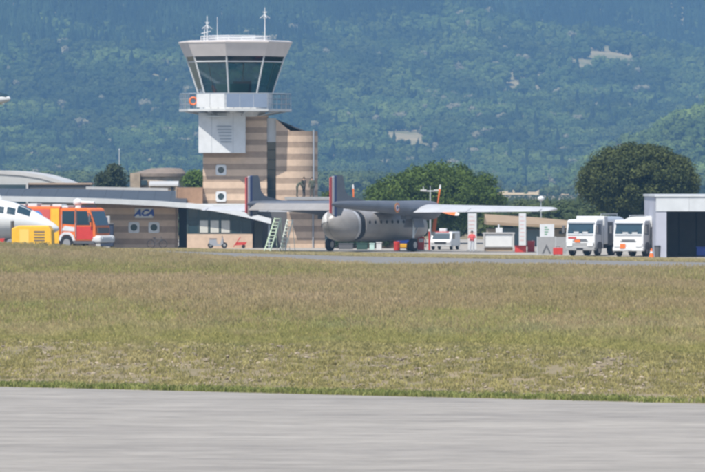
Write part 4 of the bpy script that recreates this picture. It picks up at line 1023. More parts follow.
# ================================================================== wheels / trucks
def wheel(parent, x, y, z, r, w, nm='wheel'):
    m = MB(); m.loft([[(x + w2, y + q * math.cos(t), z + q * math.sin(t)) for t in [6.28319 * i / 22 for i in range(22)]] for w2, q in ((-w / 2, r * .75), (-w / 2, r * .93), (-w / 2 + .05, r), (w / 2 - .05, r), (w / 2, r * .93), (w / 2, r * .75))]); wv = m.build(nm, M_black, parent, smooth=True)
    m = MB(); m.cyl((x - w / 2 - .012, y, z), (x + w / 2 + .012, y, z), r * .55, n=16); m.build('rim', M_rim, wv)
    return wv
def lorry(label, px, d, rotz, variant):
    # local: front faces -Y, x to the right of the picture
    t = thing('tanker_truck', label, 'truck', (wx(px, d), d, .008), rotz, 'white trucks beside the hangar')
    W = 1.2
    m = MB()
    pr = [(0, .55), (-.06, .9), (-.02, 1.65), (.22, 2.62), (.42, 2.78), (1.75, 2.80), (1.8, .55)]
    bm = MB(); bm.prism(pr, 'x', -W, W)
    cabm = bm.build('cab', M_whiteglossy, t); md = cabm.modifiers.new('bevel', 'BEVEL'); md.width = .06; md.segments = 2; md.limit_method = 'ANGLE'
    m = MB(); q = [(-W + .12, .035, 1.72), (W - .12, .035, 1.72), (W - .17, .228, 2.50), (-W + .17, .228, 2.50)]
    m.loft([[Vector(p) + Vector((0, -.04, 0)) for p in q], [Vector(p) + Vector((0, .02, 0)) for p in q]]); m.build('windscreen', M_glass, cabm)
    for s_ in (-1, 1):
        m = MB(); x = s_ * (W + .004); q = [(x, .32, 1.70), (x, 1.25, 1.62), (x, 1.25, 2.45), (x, .42, 2.45)]
        m.loft([[Vector(p) for p in q], [Vector(p) + Vector((s_ * .012, 0, 0)) for p in q]]); m.build('side_window', M_glass, cabm)
        m = MB(); m.b2(s_ * W - .02, s_ * W + .02, .28, 1.4, .75, .77); m.b2(s_ * W - .015, s_ * W + .015, 1.38, 1.40, .75, 2.55); m.build('door_line', M_dgrey, cabm)
        m = MB(); m.cbox(s_ * (W + .2) - .1, s_ * (W + .2) + .1, -.10, .02, 1.75, 2.35, .03); m.cyl((s_ * W, .1, 2.3), (s_ * (W + .2), -.04, 2.3), .02, n=6); m.build('mirror', M_dgrey, cabm)
        m = MB(); m.cbox(s_ * .85 - .24, s_ * .85 + .24, -.20, -.1, .74, .98, .03); m.build('headlight', mat('headlight', (.75, .77, .78), .15), cabm)
        wheel(t, s_ * (W - .16), .95, .5, .5, .3)
        for yy in (3.9,) if variant == 0 else (4.2, ): wheel(t, s_ * (W - .2), yy, .5, .5, .42)
        m = MB(); m.prism([(.4, .55), (.45, .95), (.75, 1.1), (1.15, 1.1), (1.45, .95), (1.5, .55)], 'x', s_ * W - .01 * s_, s_ * W + .03 * s_); m.build('wheel_arch', M_dgrey, cabm)
    m = MB(); m.cbox(-W - .02, W + .02, -.16, .3, .42, .72, .05); m.build('bumper', M_greyboard if variant == 0 else M_whiteglossy, cabm)
    m = MB(); m.b2(-W + .05, W - .05, -.11, .1, .72, 1.02); m.build('lower_grille', M_greyboard if variant == 0 else M_whiteglossy, cabm)
    for k in range(2):
        m = MB(); z = 1.14 + .11 * k; m.b2(-.62 + .1 * k, .62 - .1 * k, -.085, -.03, z, z + .055); m.build('grille_slot', M_dgrey, cabm)
    m = MB(); m.b2(-.28, .28, -.185, -.162, .48, .62); m.build('number_plate', M_dark if variant == 0 else M_white, cabm)
    m = MB(); m.b2((-.62 if variant else -.45), (-.2 if variant else .0), -.20 if variant else -.1, -.165 if variant else -.06, .62 if variant else 1.06, .98 if variant else 1.25); m.build('hazard_plate', M_orange, cabm)
    if variant == 0: m = MB(); m.b2(-1.0, -.35, -.075, -.045, 1.34, 1.46); m.build('red_lettering_strip', M_red, cabm)
    m = MB(); m.b2(-W + .1, W - .1, .10, .24, 2.5, 2.6); m.build('sun_visor', M_greysteel, cabm)
    for k in range(2): m = MB(); x_ = -.35 + .75 * k + .1 * variant; m.box((x_, -.02, 1.80), (.42, .02, .12)); m.build('dashboard_paper', M_white, cabm)
    for s_ in (-1, 1): m = MB(); m.tube([(s_ * .15, -.02, 1.70), (s_ * .75, .06, 2.05)], .014, 5); m.build('wiper', M_dark, cabm)
    m = MB(); m.b2(-W + .15, W - .15, -.06, -.035, 1.6, 1.66); m.build('scuttle_grille', M_greysteel, cabm)
    # body behind the cab
    m = MB(); m.b2(-.55, .55, 1.6, 6.6, .55, .85); m.build('chassis', M_dgrey, t)
    if variant == 0:
        m = MB(); m.cbox(-W + .02, W - .02, 2.0, 2.75, .9, 3.05, .06); m.build('pump_cabinet', M_whiteglossy, t)
        m = MB(); m.loft([[(1.18 * math.copysign(abs(math.cos(a)) ** .6, math.cos(a)), y, 2.02 + 1.0 * math.copysign(abs(math.sin(a)) ** .6, math.sin(a))) for a in [6.28319 * i / 24 for i in range(24)]] for y in (2.95, 6.6)]); tk = m.build('tank', mat('aluminium_tank', (.62, .63, .65), .35, metal=.6, var=.1, vscale=2), t, smooth=True)
        m = MB(); m.tube([(.5, 3.0, 3.05), (.5, 3.0, 3.2), (.5, 6.4, 3.2), (.5, 6.4, 3.05)], .03, 6); m.build('walkway_rail', M_steel, tk)
        m = MB(); m.b2(W - .1, W + .01, 2.8, 3.7, .8, 2.6); m.build('hose_locker', M_dgrey, t)
    else:
        m = MB(); m.loft([[(x, y, z) for (x, z) in [(1.15 * math.copysign(abs(math.cos(a)) ** .8, math.cos(a)), 2.2 + .85 * math.copysign(abs(math.sin(a)) ** .8, math.sin(a))) for a in [6.28319 * i / 24 for i in range(24)]]] for y in (2.0, 2.1, 6.6)]); tk = m.build('tank', M_whiteglossy, t, smooth=True)
        m = MB(); m.cyl((.95, 1.85, 2.62), (.95, 3.5, 2.62), .48, n=20); m.build('hose_reel_drum', M_whiteglossy, t, smooth=True)
        m = MB(); m.tube([(-.6, 2.2, 3.0), (-.6, 2.2, 3.12), (-.6, 6.4, 3.12)], .03, 6); m.build('walkway_rail', M_steel, tk)
    for s_ in (-1, 1): m = MB(); m.b2(s_ * 1.1 - .05, s_ * 1.1 + .05, 4.6 + .3, 6.5, .6, .9); m.build('side_guard', M_dgrey, t)
    return t
lorry('white tanker truck with red lettering and grey lower bumper beside the grey boards', 580.5, 461, R(-24), 0)
lorry('white tanker truck with white bumper and hose drum right beside the hangar post', 628.5, 457, R(-20), 1)

# van, fuel cabinet, totems and small things at the fuel point
van = thing('utility_van', 'small white utility van with dark windscreen behind the aircraft nose', 'van', (wx(440.5, 500), 500, .008), R(-15))
bm = MB(); bm.prism([(0, .3), (-.05, .75), (.15, .85), (.5, 1.42), (.7, 1.5), (3.2, 1.5), (3.3, .3)], 'x', -.88, .88); vb = bm.build('body', M_whiteglossy, van); md = vb.modifiers.new('bevel', 'BEVEL'); md.width = .06; md.segments = 2; md.limit_method = 'ANGLE'
q = [(-.76, .19, .90), (.76, .19, .90), (.7, .49, 1.37), (-.7, .49, 1.37)]
m = MB(); m.loft([[Vector(p) + Vector((0, -.05, 0)) for p in q], [Vector(p) for p in q]]); m.build('windscreen', M_glass, vb)
m = MB(); m.b2(-.5, .5, -.075, -.02, .52, .68); m.build('grille', M_dark, vb)
for s_ in (-1, 1):
    m = MB(); m.cbox(s_ * .68 - .14, s_ * .68 + .14, -.09, 0, .55, .72, .02); m.build('headlight', M_pale, vb)
    for y in (.6, 2.7): wheel(van, s_ * .78, y, .3, .3, .18)
    m = MB(); m.b2(s_ * .885 - .008, s_ * .885 + .008, .65, 1.4, .9, 1.35); m.build('side_window', M_glass, vb)
m = MB(); m.cbox(-.3, .3, .7, 1.1, 1.5, 1.78, .04); m.build('roof_beacon', M_white, vb)
m = MB(); m.b2(-.6, .6, .44, .5, 1.46, 1.53); m.build('red_roof_strip', M_red, vb)

def totem(px, d, label, top, w_=.36):
    t = thing('fuel_totem', label, 'totem', (wx(px, d), d, .008), 0, 'white totems at the fuel point')
    z = wz(top, d); m = MB(); m.cbox(-w_, w_, -.16, .16, .1, z, .03); b_ = m.build('panel', M_white, t)
    m = MB(); m.b2(-w_ - .1, w_ + .1, -.3, .3, 0, .1); m.build('plinth', M_greyboard, t)
    for k in range(7):
        zz = z - .3 - k * .32; m = MB(); m.b2(-w_ + .08, (w_ - .1) * (.4 + .6 * ((k * 37) % 10) / 10), -.168, -.161, zz, zz + .05); m.build('faint_print', mat('faint_red_print', (.62, .35, .32), .6), b_)
    return t
totem(472.3, 492, 'white totem behind the person in the red top', 213.5)
totem(522.5, 490, 'white totem beside the red drum and red box', 213.5, .29)
fc = thing('fuel_cabinet', 'white fuel cabinet with framed front panel between the two white totems', 'cabinet', (wx(498.5, 492), 492, .008))
m = MB(); m.cbox(-1.25, 1.25, -.7, .7, .3, 1.42, .04); cb = m.build('housing', M_white, fc)
m = MB(); m.b2(-1.08, 1.08, -.76, -.705, .38, 1.2); m.build('front_panel', M_whiteglossy, cb)
m = MB(); m.b2(-1.32, 1.32, -.8, .8, 1.42, 1.52); m.build('roof', M_lroof, cb)
m = MB(); m.cbox(-.22, .32, -.3, .2, 1.52, 1.9, .03); m.cyl((.02, 0, 1.88), (.02, 0, 2.2), .06, n=8); m.build('vent_box', M_white, cb)
m = MB(); m.b2(-1.15, 1.15, -.6, .6, 0, .3); m.build('plinth', M_tan, fc)
for s_ in (-1, 1): m = MB(); m.b2(s_ * 1.2 - .06, s_ * 1.2 + .06, -.79, -.702, .3, 1.42); m.build('frame_post', M_lroof, cb)
rb = thing('red_box', 'low red box on the ground beside a white totem', 'box', (wx(520.5, 484), 484, .008))
m = MB(); m.cbox(-.46, .46, -.3, .3, 0, .5, .03); m.build('box_body', M_red, rb); m = MB(); m.b2(-.48, .48, -.32, .32, .5, .56); m.build('lid', M_red, rb)
def drum(px, d, label, mm, r=.29, h=.9, group=None):
    t = thing('drum', label, 'drum', (wx(px, d), d, .008), 0, group)
    m = MB(); m.loft([ring_z(0, 0, q, z, 20) for z, q in ((0, r), (.03, r + .012), (h * .32, r), (h * .34, r + .018), (h * .36, r), (h * .65, r), (h * .67, r + .018), (h * .69, r), (h - .03, r + .012), (h, r))]); b_ = m.build('shell', mm, t, smooth=30)
    m = MB(); m.cyl((.12, 0, h), (.12, 0, h + .03), .04, n=10); m.build('bung', M_steel, b_)
drum(531, 486, 'upright red drum beside the red box at the fuel point', M_red)
drum(397, 496, 'upright red drum on the apron under the aircraft belly', M_red, .26, .75)
def board(px, d, w_, h, label, mm, chev):
    t = thing('site_board', label, 'board', (wx(px, d), d, .008))
    m = MB(); m.b2(-w_ / 2, w_ / 2, -.03, .03, .06, h); b_ = m.build('panel', mm, t)
    for s_ in (-1, 1):
        m = MB(); m.b2(s_ * w_ / 2 - .04, s_ * w_ / 2 + .04, -.05, .05, 0, h + .02); m.build('post', M_steel, t)
        m = MB(); m.cyl((s_ * w_ / 2, .04, h * .8), (s_ * w_ / 2, .55, 0), .03, n=6); m.build('brace', M_steel, t)
    if chev:
        m = MB(); m.prism([(-.36, .1), (0, .85), (.36, .1), (.22, .1), (0, .58), (-.22, .1)], 'y', -.042, -.031); m.build('chevron', M_dgrey, b_)
board(546.5, 468, 1.42, 1.4, 'grey board with dark chevron beside the first white truck', M_greyboard, True)
board(561, 472, .95, 1.35, 'plain grey board behind the red case next to a truck', M_greyboard, False)
nb = thing('notice_board', 'white notice board with green print behind the chevron board', 'board', (wx(547, 474), 474, .008))
m = MB(); m.b2(-.56, .56, -.03, .03, 1.25, 2.35); b_ = m.build('panel', M_white, nb)
for s_ in (-1, 1): m = MB(); m.b2(s_ * .5 - .03, s_ * .5 + .03, .031, .09, 0, 2.3); m.build('post', M_steel, nb)
for k in range(4): m = MB(); m.b2(-.2, .02 + .07 * (k % 3), -.036, -.031, 1.5 + .18 * k, 1.6 + .18 * k); m.build('print_line', mat('green_print', (.16, .3, .2), .7), b_)
rc = thing('red_case', 'red case on the ground between grey boards and truck', 'case', (wx(558, 466), 466, .008))
m = MB(); m.cbox(-.38, .38, -.25, .25, .05, .58, .04); m.build('case_body', M_red, rc); m = MB(); m.tube([(-.15, 0, .57), (-.15, 0, .66), (.15, 0, .66), (.15, 0, .57)], .02, 6); m.build('handle', M_dgrey, rc)
for s_ in (-1, 1): m = MB(); m.b2(s_ * .3 - .04, s_ * .3 + .04, -.2, .2, 0, .05); m.build('foot', M_dgrey, rc)
cone = thing('traffic_cone', 'orange traffic cone with white band at the hangar post', 'cone', (wx(651.5, 450), 450, .008))
m = MB(); m.cyl((0, 0, .04), (0, 0, .72), .2, .04, 16); m.build('cone_body', M_orange, cone, smooth=40); m = MB(); m.b2(-.25, .25, -.25, .25, 0, .04); m.build('base', M_orange, cone)
m = MB(); m.cyl((0, 0, .36), (0, 0, .5), .135, .102, 16, cap=False); m.build('white_band', M_white, cone)
bn = thing('dark_bin', 'small dark bin standing against the hangar post', 'bin', (wx(657.5, 451), 451, .008))
m = MB(); m.cyl((0, 0, 0), (0, 0, .85), .2, .25, 14); m.build('bin_body', M_dgrey, bn, smooth=40); m = MB(); m.cyl((0, 0, .85), (0, 0, .92), .27, .2, 14); m.build('lid', M_dark, bn)
# things seen under the belly
def cart(px, d, label, mm, mm2):
    t = thing('service_cart', label, 'cart', (wx(px, d), d, .008))
    m = MB(); m.cbox(-.55, .55, -.35, .35, .22, .55, .04); b_ = m.build('deck', mm, t); m = MB(); m.cbox(-.5, .5, -.3, .3, .55, .95, .06); m.build('cover', mm2, t)
    for x in (-.38, .38):
        for y in (-.3, .3): m = MB(); m.cyl((x, y - .05, .14), (x, y + .05, .14), .14, n=12); m.build('wheel', M_black, t)
    m = MB(); m.tube([(.55, 0, .35), (.8, 0, .6), (.8, .2, .62)], .025, 6); m.build('tow_handle', M_dgrey, t)
cart(403, 497, 'yellow service cart with blue cover under the aircraft wing', M_yellow, M_blue)
def cooler(px, d, label, mm, w_=.35, h=.9):
    t = thing('crate', label, 'crate', (wx(px, d), d, .008)); m = MB(); m.cbox(-w_, w_, -.3, .3, 0, h, .03); b_ = m.build('body', mm, t); m = MB(); m.b2(-w_ - .03, w_ + .03, -.33, .33, h, h + .07); m.build('lid', mm, b_)
    for s_ in (-1, 1): m = MB(); m.tube([(s_ * w_, -.12, h * .7), (s_ * (w_ + .06), -.12, h * .7), (s_ * (w_ + .06), .12, h * .7), (s_ * w_, .12, h * .7)], .02, 6); m.build('handle', M_dgrey, b_)
cooler(372, 500, 'narrow white crate with pale teal body under the aircraft belly', mat('pale_teal', (.45, .62, .58), .6),      .2, .5)
cooler(379, 499, 'tall white crate under the aircraft cabin windows', M_white, .22, .6)
cooler(362, 502, 'dark green crate behind the open rear door of aircraft', mat('dark_green_box', (.03, .07, .055), .7), .45, .5)
cooler(346, 504, 'long black crate behind the far aircraft wheel', M_dgrey, .6, .45)
fp = thing('fuel_pump', 'red and white fuel pump beside the aircraft main wheel', 'fuel pump', (wx(421, 495), 495, .008))
m = MB(); m.cbox(-.28, .28, -.2, .2, .08, 1.15, .03); b_ = m.build('housing', M_red, fp); m = MB(); m.b2(-.2, .2, -.215, -.203, .7, 1.0); m.build('dial_face', M_white, b_); m = MB(); m.b2(-.35, .35, -.28, .28, 0, .08); m.build('plinth', M_greyboard, fp)
m = MB(); m.tube([(.29, 0, 1.0), (.42, 0, .8), (.40, 0, .3), (.29, 0, .4)], .025, 6); m.build('hose', M_black, b_)
rp = thing('red_post', 'thin red post with pale top next to the fuel pump', 'post', (wx(429.3, 494), 494, .008))
m = MB(); m.cyl((0, 0, 0), (0, 0, 1.6), .08, n=10); m.build('shaft', M_red, rp); m = MB(); m.cyl((0, 0, 1.6), (0, 0, 1.78), .1, .07, n=10); m.build('cap', M_pale, rp); m = MB(); m.cyl((0, 0, 0), (0, 0, .06), .2, n=12); m.build('foot_plate', M_dgrey, rp)

# things in front of the terminal
sc_t = thing('motor_scooter', 'pale grey motor scooter parked against the glazed terminal front', 'scooter', (wx(217.5, 511), 511, .008))
for x in (-.58, .58):
    m = MB(); m.loft([[(x + q * math.cos(t), y, .27 + q * math.sin(t)) for t in [6.28319 * i / 18 for i in range(18)]] for y, q in ((-.06, .2), (-.05, .26), (.05, .26), (.06, .2))]); wv = m.build('wheel', M_black, sc_t, smooth=True); m = MB(); m.cyl((x, -.07, .27), (x, .07, .27), .12, n=12); m.build('rim', M_rim, wv)
m = MB(); m.prism([(-.75, .45), (-.7, .72), (-.1, .78), (0, .4), (.25, .34), (.36, .9), (.46, .95), (.5, .4), (.2, .2), (-.3, .2)], 'y', -.17, .17); m.build('body', mat('scooter_silver', (.34, .35, .38), .35, metal=.3), sc_t)
m = MB(); m.cbox(-.72, -.05, -.15, .15, .76, .86, .04); m.build('seat', M_dgrey, sc_t)
m = MB(); m.tube([(.42, -.3, 1.05), (.4, 0, 1.02), (.42, .3, 1.05)], .025, 6); m.cyl((.58, 0, .27), (.4, 0, 1.02), .04, n=8); m.build('handlebar', M_dgrey, sc_t)
hb = thing('hand_trolley', 'red hand trolley tipped against the terminal sill wall', 'trolley', (wx(240, 511.5), 511.5, .008))
m = MB(); m.tube([(-.55, 0, .12), (-.05, 0, .85), (.05, 0, .95)], .04, 6); m.tube([(-.55, .35, .12), (-.05, .35, .85), (.05, .35, .95)], .04, 6); m.build('frame', M_red, hb)
m = MB(); m.prism([(-.5, .25), (.45, .3), (.6, .55), (-.25, .52)], 'y', 0, .35); m.build('tray', M_red, hb)
for y in (-.05, .4): m = MB(); m.cyl((.3, y - .04, .16), (.3, y + .04, .16), .16, n=14); m.build('wheel', M_black, hb)
bk_ = thing('bicycle', 'dark bicycle leaning by the striped wall below the blue sign', 'bicycle', (wx(157, 512.8), 512.8, .008))
for x in (-.52, .52):
    m = MB(); m.loft([[(x + (.33 + .025 * math.cos(t)) * math.cos(u_), .025 * math.sin(t), .355 + (.33 + .025 * math.cos(t)) * math.sin(u_)) for t in [6.283 * i / 6 for i in range(6)]] for u_ in [6.28319 * j / 24 for j in range(25)]], cap=False); m.build('wheel', M_black, bk_)
m = MB(); m.tube([(-.52, 0, .355), (-.1, 0, .32), (.38, 0, .75), (-.2, 0, .78), (-.1, 0, .32)], .025, 6); m.tube([(-.52, 0, .355), (-.2, 0, .78)], .02, 6); m.tube([(.52, 0, .355), (.36, 0, .95)], .022, 6); m.build('frame', M_dgrey, bk_)
m = MB(); m.tube([(.36, -.28, .98), (.36, .28, .98)], .02, 6); m.build('handlebar', M_dgrey, bk_); m = MB(); m.cbox(-.36, -.1, -.08, .08, .86, .92, .02); m.cyl((-.2, 0, .78), (-.22, 0, .88), .02, n=6); m.build('saddle', M_dark, bk_)

# ================================================================== fire truck
FD = 492.0
ft_ = thing('fire_truck', 'orange and red airport fire truck with white roof monitor and yellow locker door', 'fire truck', (wx(66, FD), FD, .008), R(-24))
# local: forward = +x, near side = -y
def side_plate(y, poly, th, nm, mm, par): m = MB(); m.prism(poly, 'y', y - th, y); return m.build(nm, mm, par)
m = MB(); m.cbox(-5.6, .1, -1.2, 1.2, .95, 3.15, .06); bd = m.build('tank_body', M_orange, ft_)
m = MB(); m.b2(-5.55, -.72, -1.235, -1.203, 1.3, 2.95); m.build('red_side_panel', mat('faded_red_panel', (.55, .10, .08), .45, var=.1, vscale=2), bd)
m = MB(); m.b2(-.60, .06, -1.27, -1.205, .55, 3.0); m.build('locker_door', M_yellow, bd)
m = MB(); m.cyl((-1.75, -1.237, 2.35), (-1.75, -1.25, 2.35), .5, n=20); m.build('blue_emblem', mat('emblem_blue', (.05, .2, .5), .5), bd)
m = MB(); m.prism([(-2.1, 2.25), (-1.3, 2.5), (-1.28, 2.4), (-1.95, 2.15)], 'y', -1.262, -1.252); m.build('emblem_flash', M_white, bd)
m = MB(); m.b2(-5.5, 0, -1.21, 1.21, .6, .95); m.build('lower_skirt', M_red, ft_)
cabp = [(.12, .75), (.12, 2.95), (.3, 3.05), (2.3, 3.05), (2.5, 2.95), (2.95, 1.75), (2.98, .75)]
m = MB(); m.prism(cabp, 'y', -1.2, 1.2); cbn = m.build('cab', M_orange, ft_); md = cbn.modifiers.new('bevel', 'BEVEL'); md.width = .05; md.segments = 2; md.limit_method = 'ANGLE'
for y, o_ in ((-1.2, -1), (1.2, 1)):
    m = MB(); m.prism([(.35, 1.95), (.35, 2.85), (1.25, 2.85), (1.25, 1.9)], 'y', y - .004 if o_ < 0 else y, y if o_ < 0 else y + .004)
    m = MB(); yy = sorted((y + o_ * .003, y + o_ * .02)); m.prism([(.30, 1.95), (.30, 2.85), (1.30, 2.85), (1.30, 1.9)], 'y', *yy); m.build('side_window', M_glass, cbn)
    m = MB(); m.prism([(1.48, 1.85), (1.48, 2.85), (2.3, 2.85), (2.55, 1.85)], 'y', *yy); m.build('side_window', M_glass, cbn)
    m = MB(); m.prism([(1.4, .85), (1.4, 1.75), (2.75, 1.75), (2.8, .85)], 'y', *yy); m.build('door_panel', M_red, cbn)
    m = MB(); m.prism([(.2, 1.45), (.5, 1.8), (1.3, 1.7), (1.3, 1.4)], 'y', *yy); m.build('white_flash', M_white, cbn)
    m = MB(); yy2 = sorted((y + o_ * .003, y + o_ * .06)); m.prism([(.0, .75), (.15, 1.15), (.45, 1.35), (.9, 1.35), (1.2, 1.15), (1.36, .75), (1.18, .75), (1.05, 1.05), (.85, 1.18), (.5, 1.18), (.3, 1.05), (.18, .75)], 'y', *yy2); m.build('wheel_arch', M_white, cbn)
m = MB(); q = [(2.56, -1.05, 2.82), (2.56, 1.05, 2.82), (2.93, 1.08, 1.82), (2.93, -1.08, 1.82)]; m.loft([[Vector(p) + Vector((.02, 0, .01)) for p in q], [Vector(p) - Vector((.03, 0, .01)) for p in q]]); m.build('windscreen', M_glass, cbn)
m = MB(); m.cbox(2.6, 3.4, -1.22, 1.22, .6, 1.12, .16); m.build('front_bumper', M_pale, ft_)
m = MB(); m.b2(2.99, 3.06, -.9, .9, 1.27, 1.65); m.build('grille', M_dgrey, cbn)
m = MB(); m.cyl((1.0, 0, 3.05), (1.0, 0, 3.35), .25, .2, 14); m.cyl((1.0, 0, 3.45), (2.3, 0, 3.42), .12, .09, 12); m.loft([ring_z(.95, 0, max(.02, .34 * math.sin(math.pi * k / 8)), 3.45 - .28 * math.cos(math.pi * k / 8), 14) for k in range(9)]); m.build('roof_monitor', M_whiteglossy, ft_, smooth=40)
m = MB(); m.cbox(.2, .7, -1.1, 1.1, 3.06, 3.22, .03); m.build('roof_rack', M_white, ft_)
for k in range(5):
    m = MB(); x_ = -4.6 + 1.0 * k; m.cbox(x_, x_ + .75, -1.0 + .15 * (k % 2), -.2, 3.15, 3.27 + .05 * (k % 3), .02); m.build('roof_locker', M_lroof if k % 2 else M_white, ft_)
m = MB(); m.b2(1.36, 1.46, -1.225, -1.203, .85, 2.95); m.build('door_pillar', M_dgrey, cbn)
m = MB(); m.b2(-5.5, -.62, -1.24, -1.203, 1.0, 1.18); m.build('white_stripe', M_white, bd)
m = MB(); m.b2(.15, 2.9, -1.23, 1.23, .55, .74); m.build('cab_step', M_dgrey, cbn)
m = MB(); m.tube([(.3, -1.26, 1.2), (.3, -1.3, 2.6)], .02, 6); m.tube([(1.42, -1.26, 1.0), (1.42, -1.3, 2.0)], .02, 6); m.build('grab_rail', M_steel, cbn)
for s_ in (-1, 1): m = MB(); m.cyl((3.38, s_ * .85, .88), (3.43, s_ * .85, .88), .12, n=14); m.build('headlight', M_steel, ft_)
m = MB(); m.cbox(1.7, 2.0, -1.0, 1.0, 3.06, 3.2, .03); m.build('beacon_bar', mat('beacon_dark', (.05, .05, .1), .3), ft_)
def wheel_y(parent, x, y, r, w):
    m = MB(); m.loft([[(x + q * math.cos(t), y + w2, r + q * math.sin(t)) for t in [6.28319 * i / 24 for i in range(24)]] for w2, q in ((-w / 2, r * .72), (-w / 2, r * .92), (-w / 2 + .06, r), (w / 2 - .06, r), (w / 2, r * .92), (w / 2, r * .72))]); wv = m.build('wheel', M_black, parent, smooth=True)
    m = MB(); m.cyl((x, y - w / 2 - .012, r), (x, y + w / 2 + .012, r), r * .5, n=16); m.build('rim', M_rim, wv)
for x in (.68, -3.9):
    for y in (-1.05, 1.05): wheel_y(ft_, x, y, .58, .4)
m = MB(); m.tube([(2.4, -1.2, 2.7), (2.7, -1.5, 2.6), (2.7, -1.5, 2.1)], .03, 6); m.cbox(2.6, 2.75, -1.6, -1.4, 2.05, 2.55, .03); m.build('mirror', M_dgrey, cbn)
fb = thing('wheeled_bin', 'dark wheeled container standing between the fire truck and striped wall', 'bin', (wx(107, 508), 508, .008))
m = MB(); m.cbox(-.55, .55, -.45, .45, .2, 2.05, .05); b_ = m.build('body', mat('dark_blue_bin', (.03, .04, .07), .6), fb); m = MB(); m.cbox(-.6, .6, -.5, .5, 2.05, 2.15, .03); m.build('lid', M_dgrey, b_)
for x in (-.42, .42): m = MB(); m.cyl((x, -.3, .12), (x, .3, .12), .12, n=12); m.build('wheel', M_black, fb)
gp = thing('tall_gas_cabinet', 'pale cabinet with blue stripe behind the fire truck cab', 'cabinet', (wx(103, 512), 512, .008))
m = MB(); m.cbox(-.6, .6, -.3, .3, 0, 2.75, .03); b_ = m.build('housing', M_lroof, gp); m = MB(); m.b2(.2, .4, -.315, -.303, 1.6, 2.6); m.build('blue_stripe', M_blue, b_)

ft_.scale = (1.13, 1.13, 1.16)
# ================================================================== white airliner nose on the left
AD2 = 478.0
al = thing('airliner', 'white airliner whose nose and cockpit windows show beside the fire truck', 'airliner', (wx(-30, AD2), AD2, .008), R(-10))
zc = 2.35
nose = [(-14, 1.35, 1.35, zc), (-2, 1.38, 1.38, zc), (1.2, 1.38, 1.38, zc), (2.2, 1.36, 1.34, zc), (3.2, 1.28, 1.22, zc - .06), (4.0, 1.15, 1.05, zc - .16), (4.8, .95, .82, zc - .32), (5.5, .70, .58, zc - .48), (6.1, .42, .34, zc - .60), (6.4, .2, .16, zc - .66), (6.48, .03, .03, zc - .68)]
def arr(q): return ring_x(q[0], 0, q[3], q[1], q[2], 28)
m = MB(); m.loft([arr(q) for q in nose]); fz = m.build('fuselage', M_whiteglossy, al, smooth=True)
def nose_at(x): 
    xs_ = [q[0] for q in nose]; return [float(np.interp(x, xs_, [q[k] for q in nose])) for k in (1, 2, 3)]
def cock_win(x0, x1, a0, a1):
    m = MB(); rg_ = []
    for x in np.linspace(x0, x1, 5):
        ry, rz, z = nose_at(x); rg_.append([(x, -(ry + .012) * math.cos(a), z + (rz + .012) * math.sin(a)) for a in [R(t) for t in np.linspace(a0, a1, 5)]])
    m.loft(rg_, cap=False, closed=False); m.build('cockpit_window', M_glass, fz)
cock_win(2.15, 2.75, 20, 42); cock_win(2.95, 3.55, 20, 45); cock_win(3.65, 4.55, 30, 66); cock_win(3.7, 4.55, 72, 108)
m = MB(); m.prism([(1.9, 3.7), (2.35, 3.7), (2.1, 4.15), (1.95, 4.15)], 'y', -.03, .03); m.build('blade_antenna', M_white, fz)
m = MB(); m.cyl((3.6, 0, 1.2), (3.6, 0, .3), .08, n=8); m.build('nose_gear_leg', M_steel, al)
for s_ in (-1, 1): m = MB(); m.cyl((3.6, s_ * .1, .3), (3.6, s_ * .26, .3), .3, n=16); m.build('nose_wheel', M_black, al)
m = MB(); m.loft([[(-6.2, s_y, 1.5 + .06 * abs(s_y)), (-8.9 - .05 * abs(s_y), s_y, 1.45 + .06 * abs(s_y)), (-7.5, s_y, 1.75 + .06 * abs(s_y))] for s_y in (-11, 0, 11)]); m.build('wing', M_white, al)
m = MB(); m.prism([(-14, 3.4), (-11, 3.5), (-13.2, 7), (-14.6, 7)], 'y', -.12, .12); m.build('tail_fin', M_white, al)
for s_ in (-1, 1): m = MB(); m.cyl((-7.6, s_ * 2, 1.5), (-7.6, s_ * 2, .4), .1, n=8); m.build('main_gear_leg', M_steel, al); m = MB(); m.cyl((-7.6, s_ * 2 - .15, .42), (-7.6, s_ * 2 + .15, .42), .42, n=16); m.build('main_wheel', M_black, al)
al.scale = (1.12, 1.12, 1.16)
# yellow tug in front
tg_ = thing('ground_tug', 'yellow ground power tug standing in front of the white airliner nose', 'tug', (wx(33, 472), 472, .008), R(-6))
m = MB(); m.prism([(-1.5, .35), (-1.5, 1.35), (-1.0, 1.5), (1.25, 1.5), (1.5, 1.25), (1.55, .35)], 'y', -.7, .7); b_ = m.build('housing', M_yellow, tg_); md = b_.modifiers.new('bevel', 'BEVEL'); md.width = .06; md.segments = 2; md.limit_method = 'ANGLE'
m = MB(); m.b2(-.9, -.2, -.72, -.703, .6, 1.3); m.build('side_panel', mat('pale_yellow', (.80, .52, .12), .5), b_)
for k in range(4): m = MB(); m.b2(.2, 1.0, -.72, -.703, .7 + .15 * k, .76 + .15 * k); m.build('louvre', M_dgrey, b_)
m = MB(); m.cbox(-1.62, -1.5, -.5, .5, .95, 1.75, .03); m.build('control_panel', M_dgrey, b_)
for x in (-1.0, 1.0):
    for y in (-.6, .6): wheel_y(tg_, x, y, .32, .22)
m = MB(); m.tube([(1.5, 0, .45), (2.4, 0, .3)], .05, 8); m.build('tow_bar', M_dgrey, tg_)

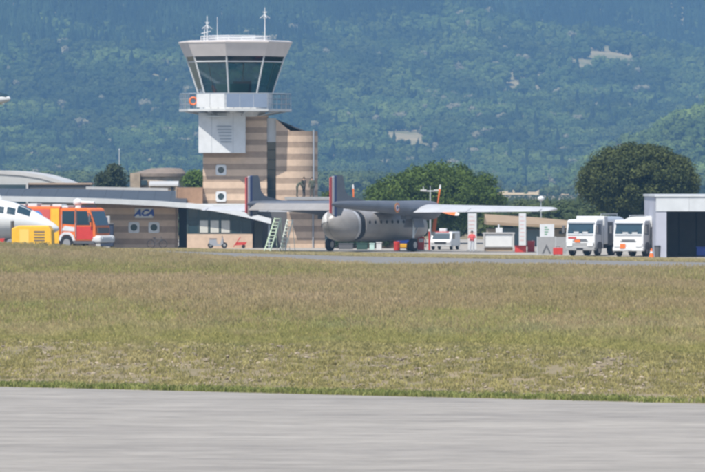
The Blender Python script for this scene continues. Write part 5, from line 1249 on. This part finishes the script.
tg_.scale = (1.05, 1.1, 1.5)
# ================================================================== light aeroplane passing at the left edge
VD = 640.0
va = thing('glider', 'white glider with dark canopy flying past in front of the hill', 'glider', tuple(at(10.5, 98, VD)), R(-8))
fr = [(0, .04, .05, -.05), (-.15, .22, .22, -.05), (-.7, .42, .40, -.06), (-1.5, .52, .50, -.05), (-3, .52, .52, 0), (-4.5, .35, .36, .08), (-7, .14, .16, .18)]
m = MB(); m.loft([ring_x(q[0], 0, q[3], q[1], q[2], 18) for q in fr]); fv = m.build('fuselage', M_whiteglossy, va, smooth=True)
m = MB(); m.loft([ring_x(x, 0, .12, r, h, 16) for x, r, h in ((-.12, .05, .05), (-.35, .28, .26), (-.9, .42, .42), (-1.8, .46, .5), (-2.6, .1, .1))]); m.build('canopy', M_glass, fv, smooth=True)
m = MB(); m.loft([foil(y, -1.5, 1.4, -.42, 0, 1, .13, 2) for y in (-4.8, 0, 4.8)]); m.build('wing', M_white, va, smooth=50)
m = MB(); m.loft([foil(y, -6.1, .8, .2, 0, 1, .1, 0) for y in (-1.5, 0, 1.5)]); m.build('tailplane', M_white, va, smooth=50)
m = MB(); m.prism([(-7.1, .2), (-5.8, .25), (-6.6, 1.4), (-7.1, 1.4)], 'y', -.05, .05); m.build('tail_fin', M_white, va)
m = MB(); m.cyl((-2.0, -.06, -.5), (-2.0, .06, -.5), .2, n=14); m.build('landing_wheel', M_dgrey, va)

va.scale = (1.25, 1.25, 1.25)

# low clipped hedge behind the aircraft
hd = thing('clipped_hedge', 'long low dark green hedge behind the aircraft belly', 'hedge', (wx(376, 511), 511, 0))
_r = np.random.default_rng(77); _n = 90
_C = np.stack([np.linspace(-3.4, 3.4, _n), _r.uniform(-.35, .35, _n), _r.uniform(.3, .95, _n)], -1)
leaf_mesh('foliage', _C, _r.uniform(.25, .4, _n), 130, .14, (.02, .04, .012), (.05, .075, .025), M_leafy, hd, 78)
m = MB(); m.b2(-3.3, 3.3, -.2, .2, 0, .75); m.build('woody_core', M_bark, hd)
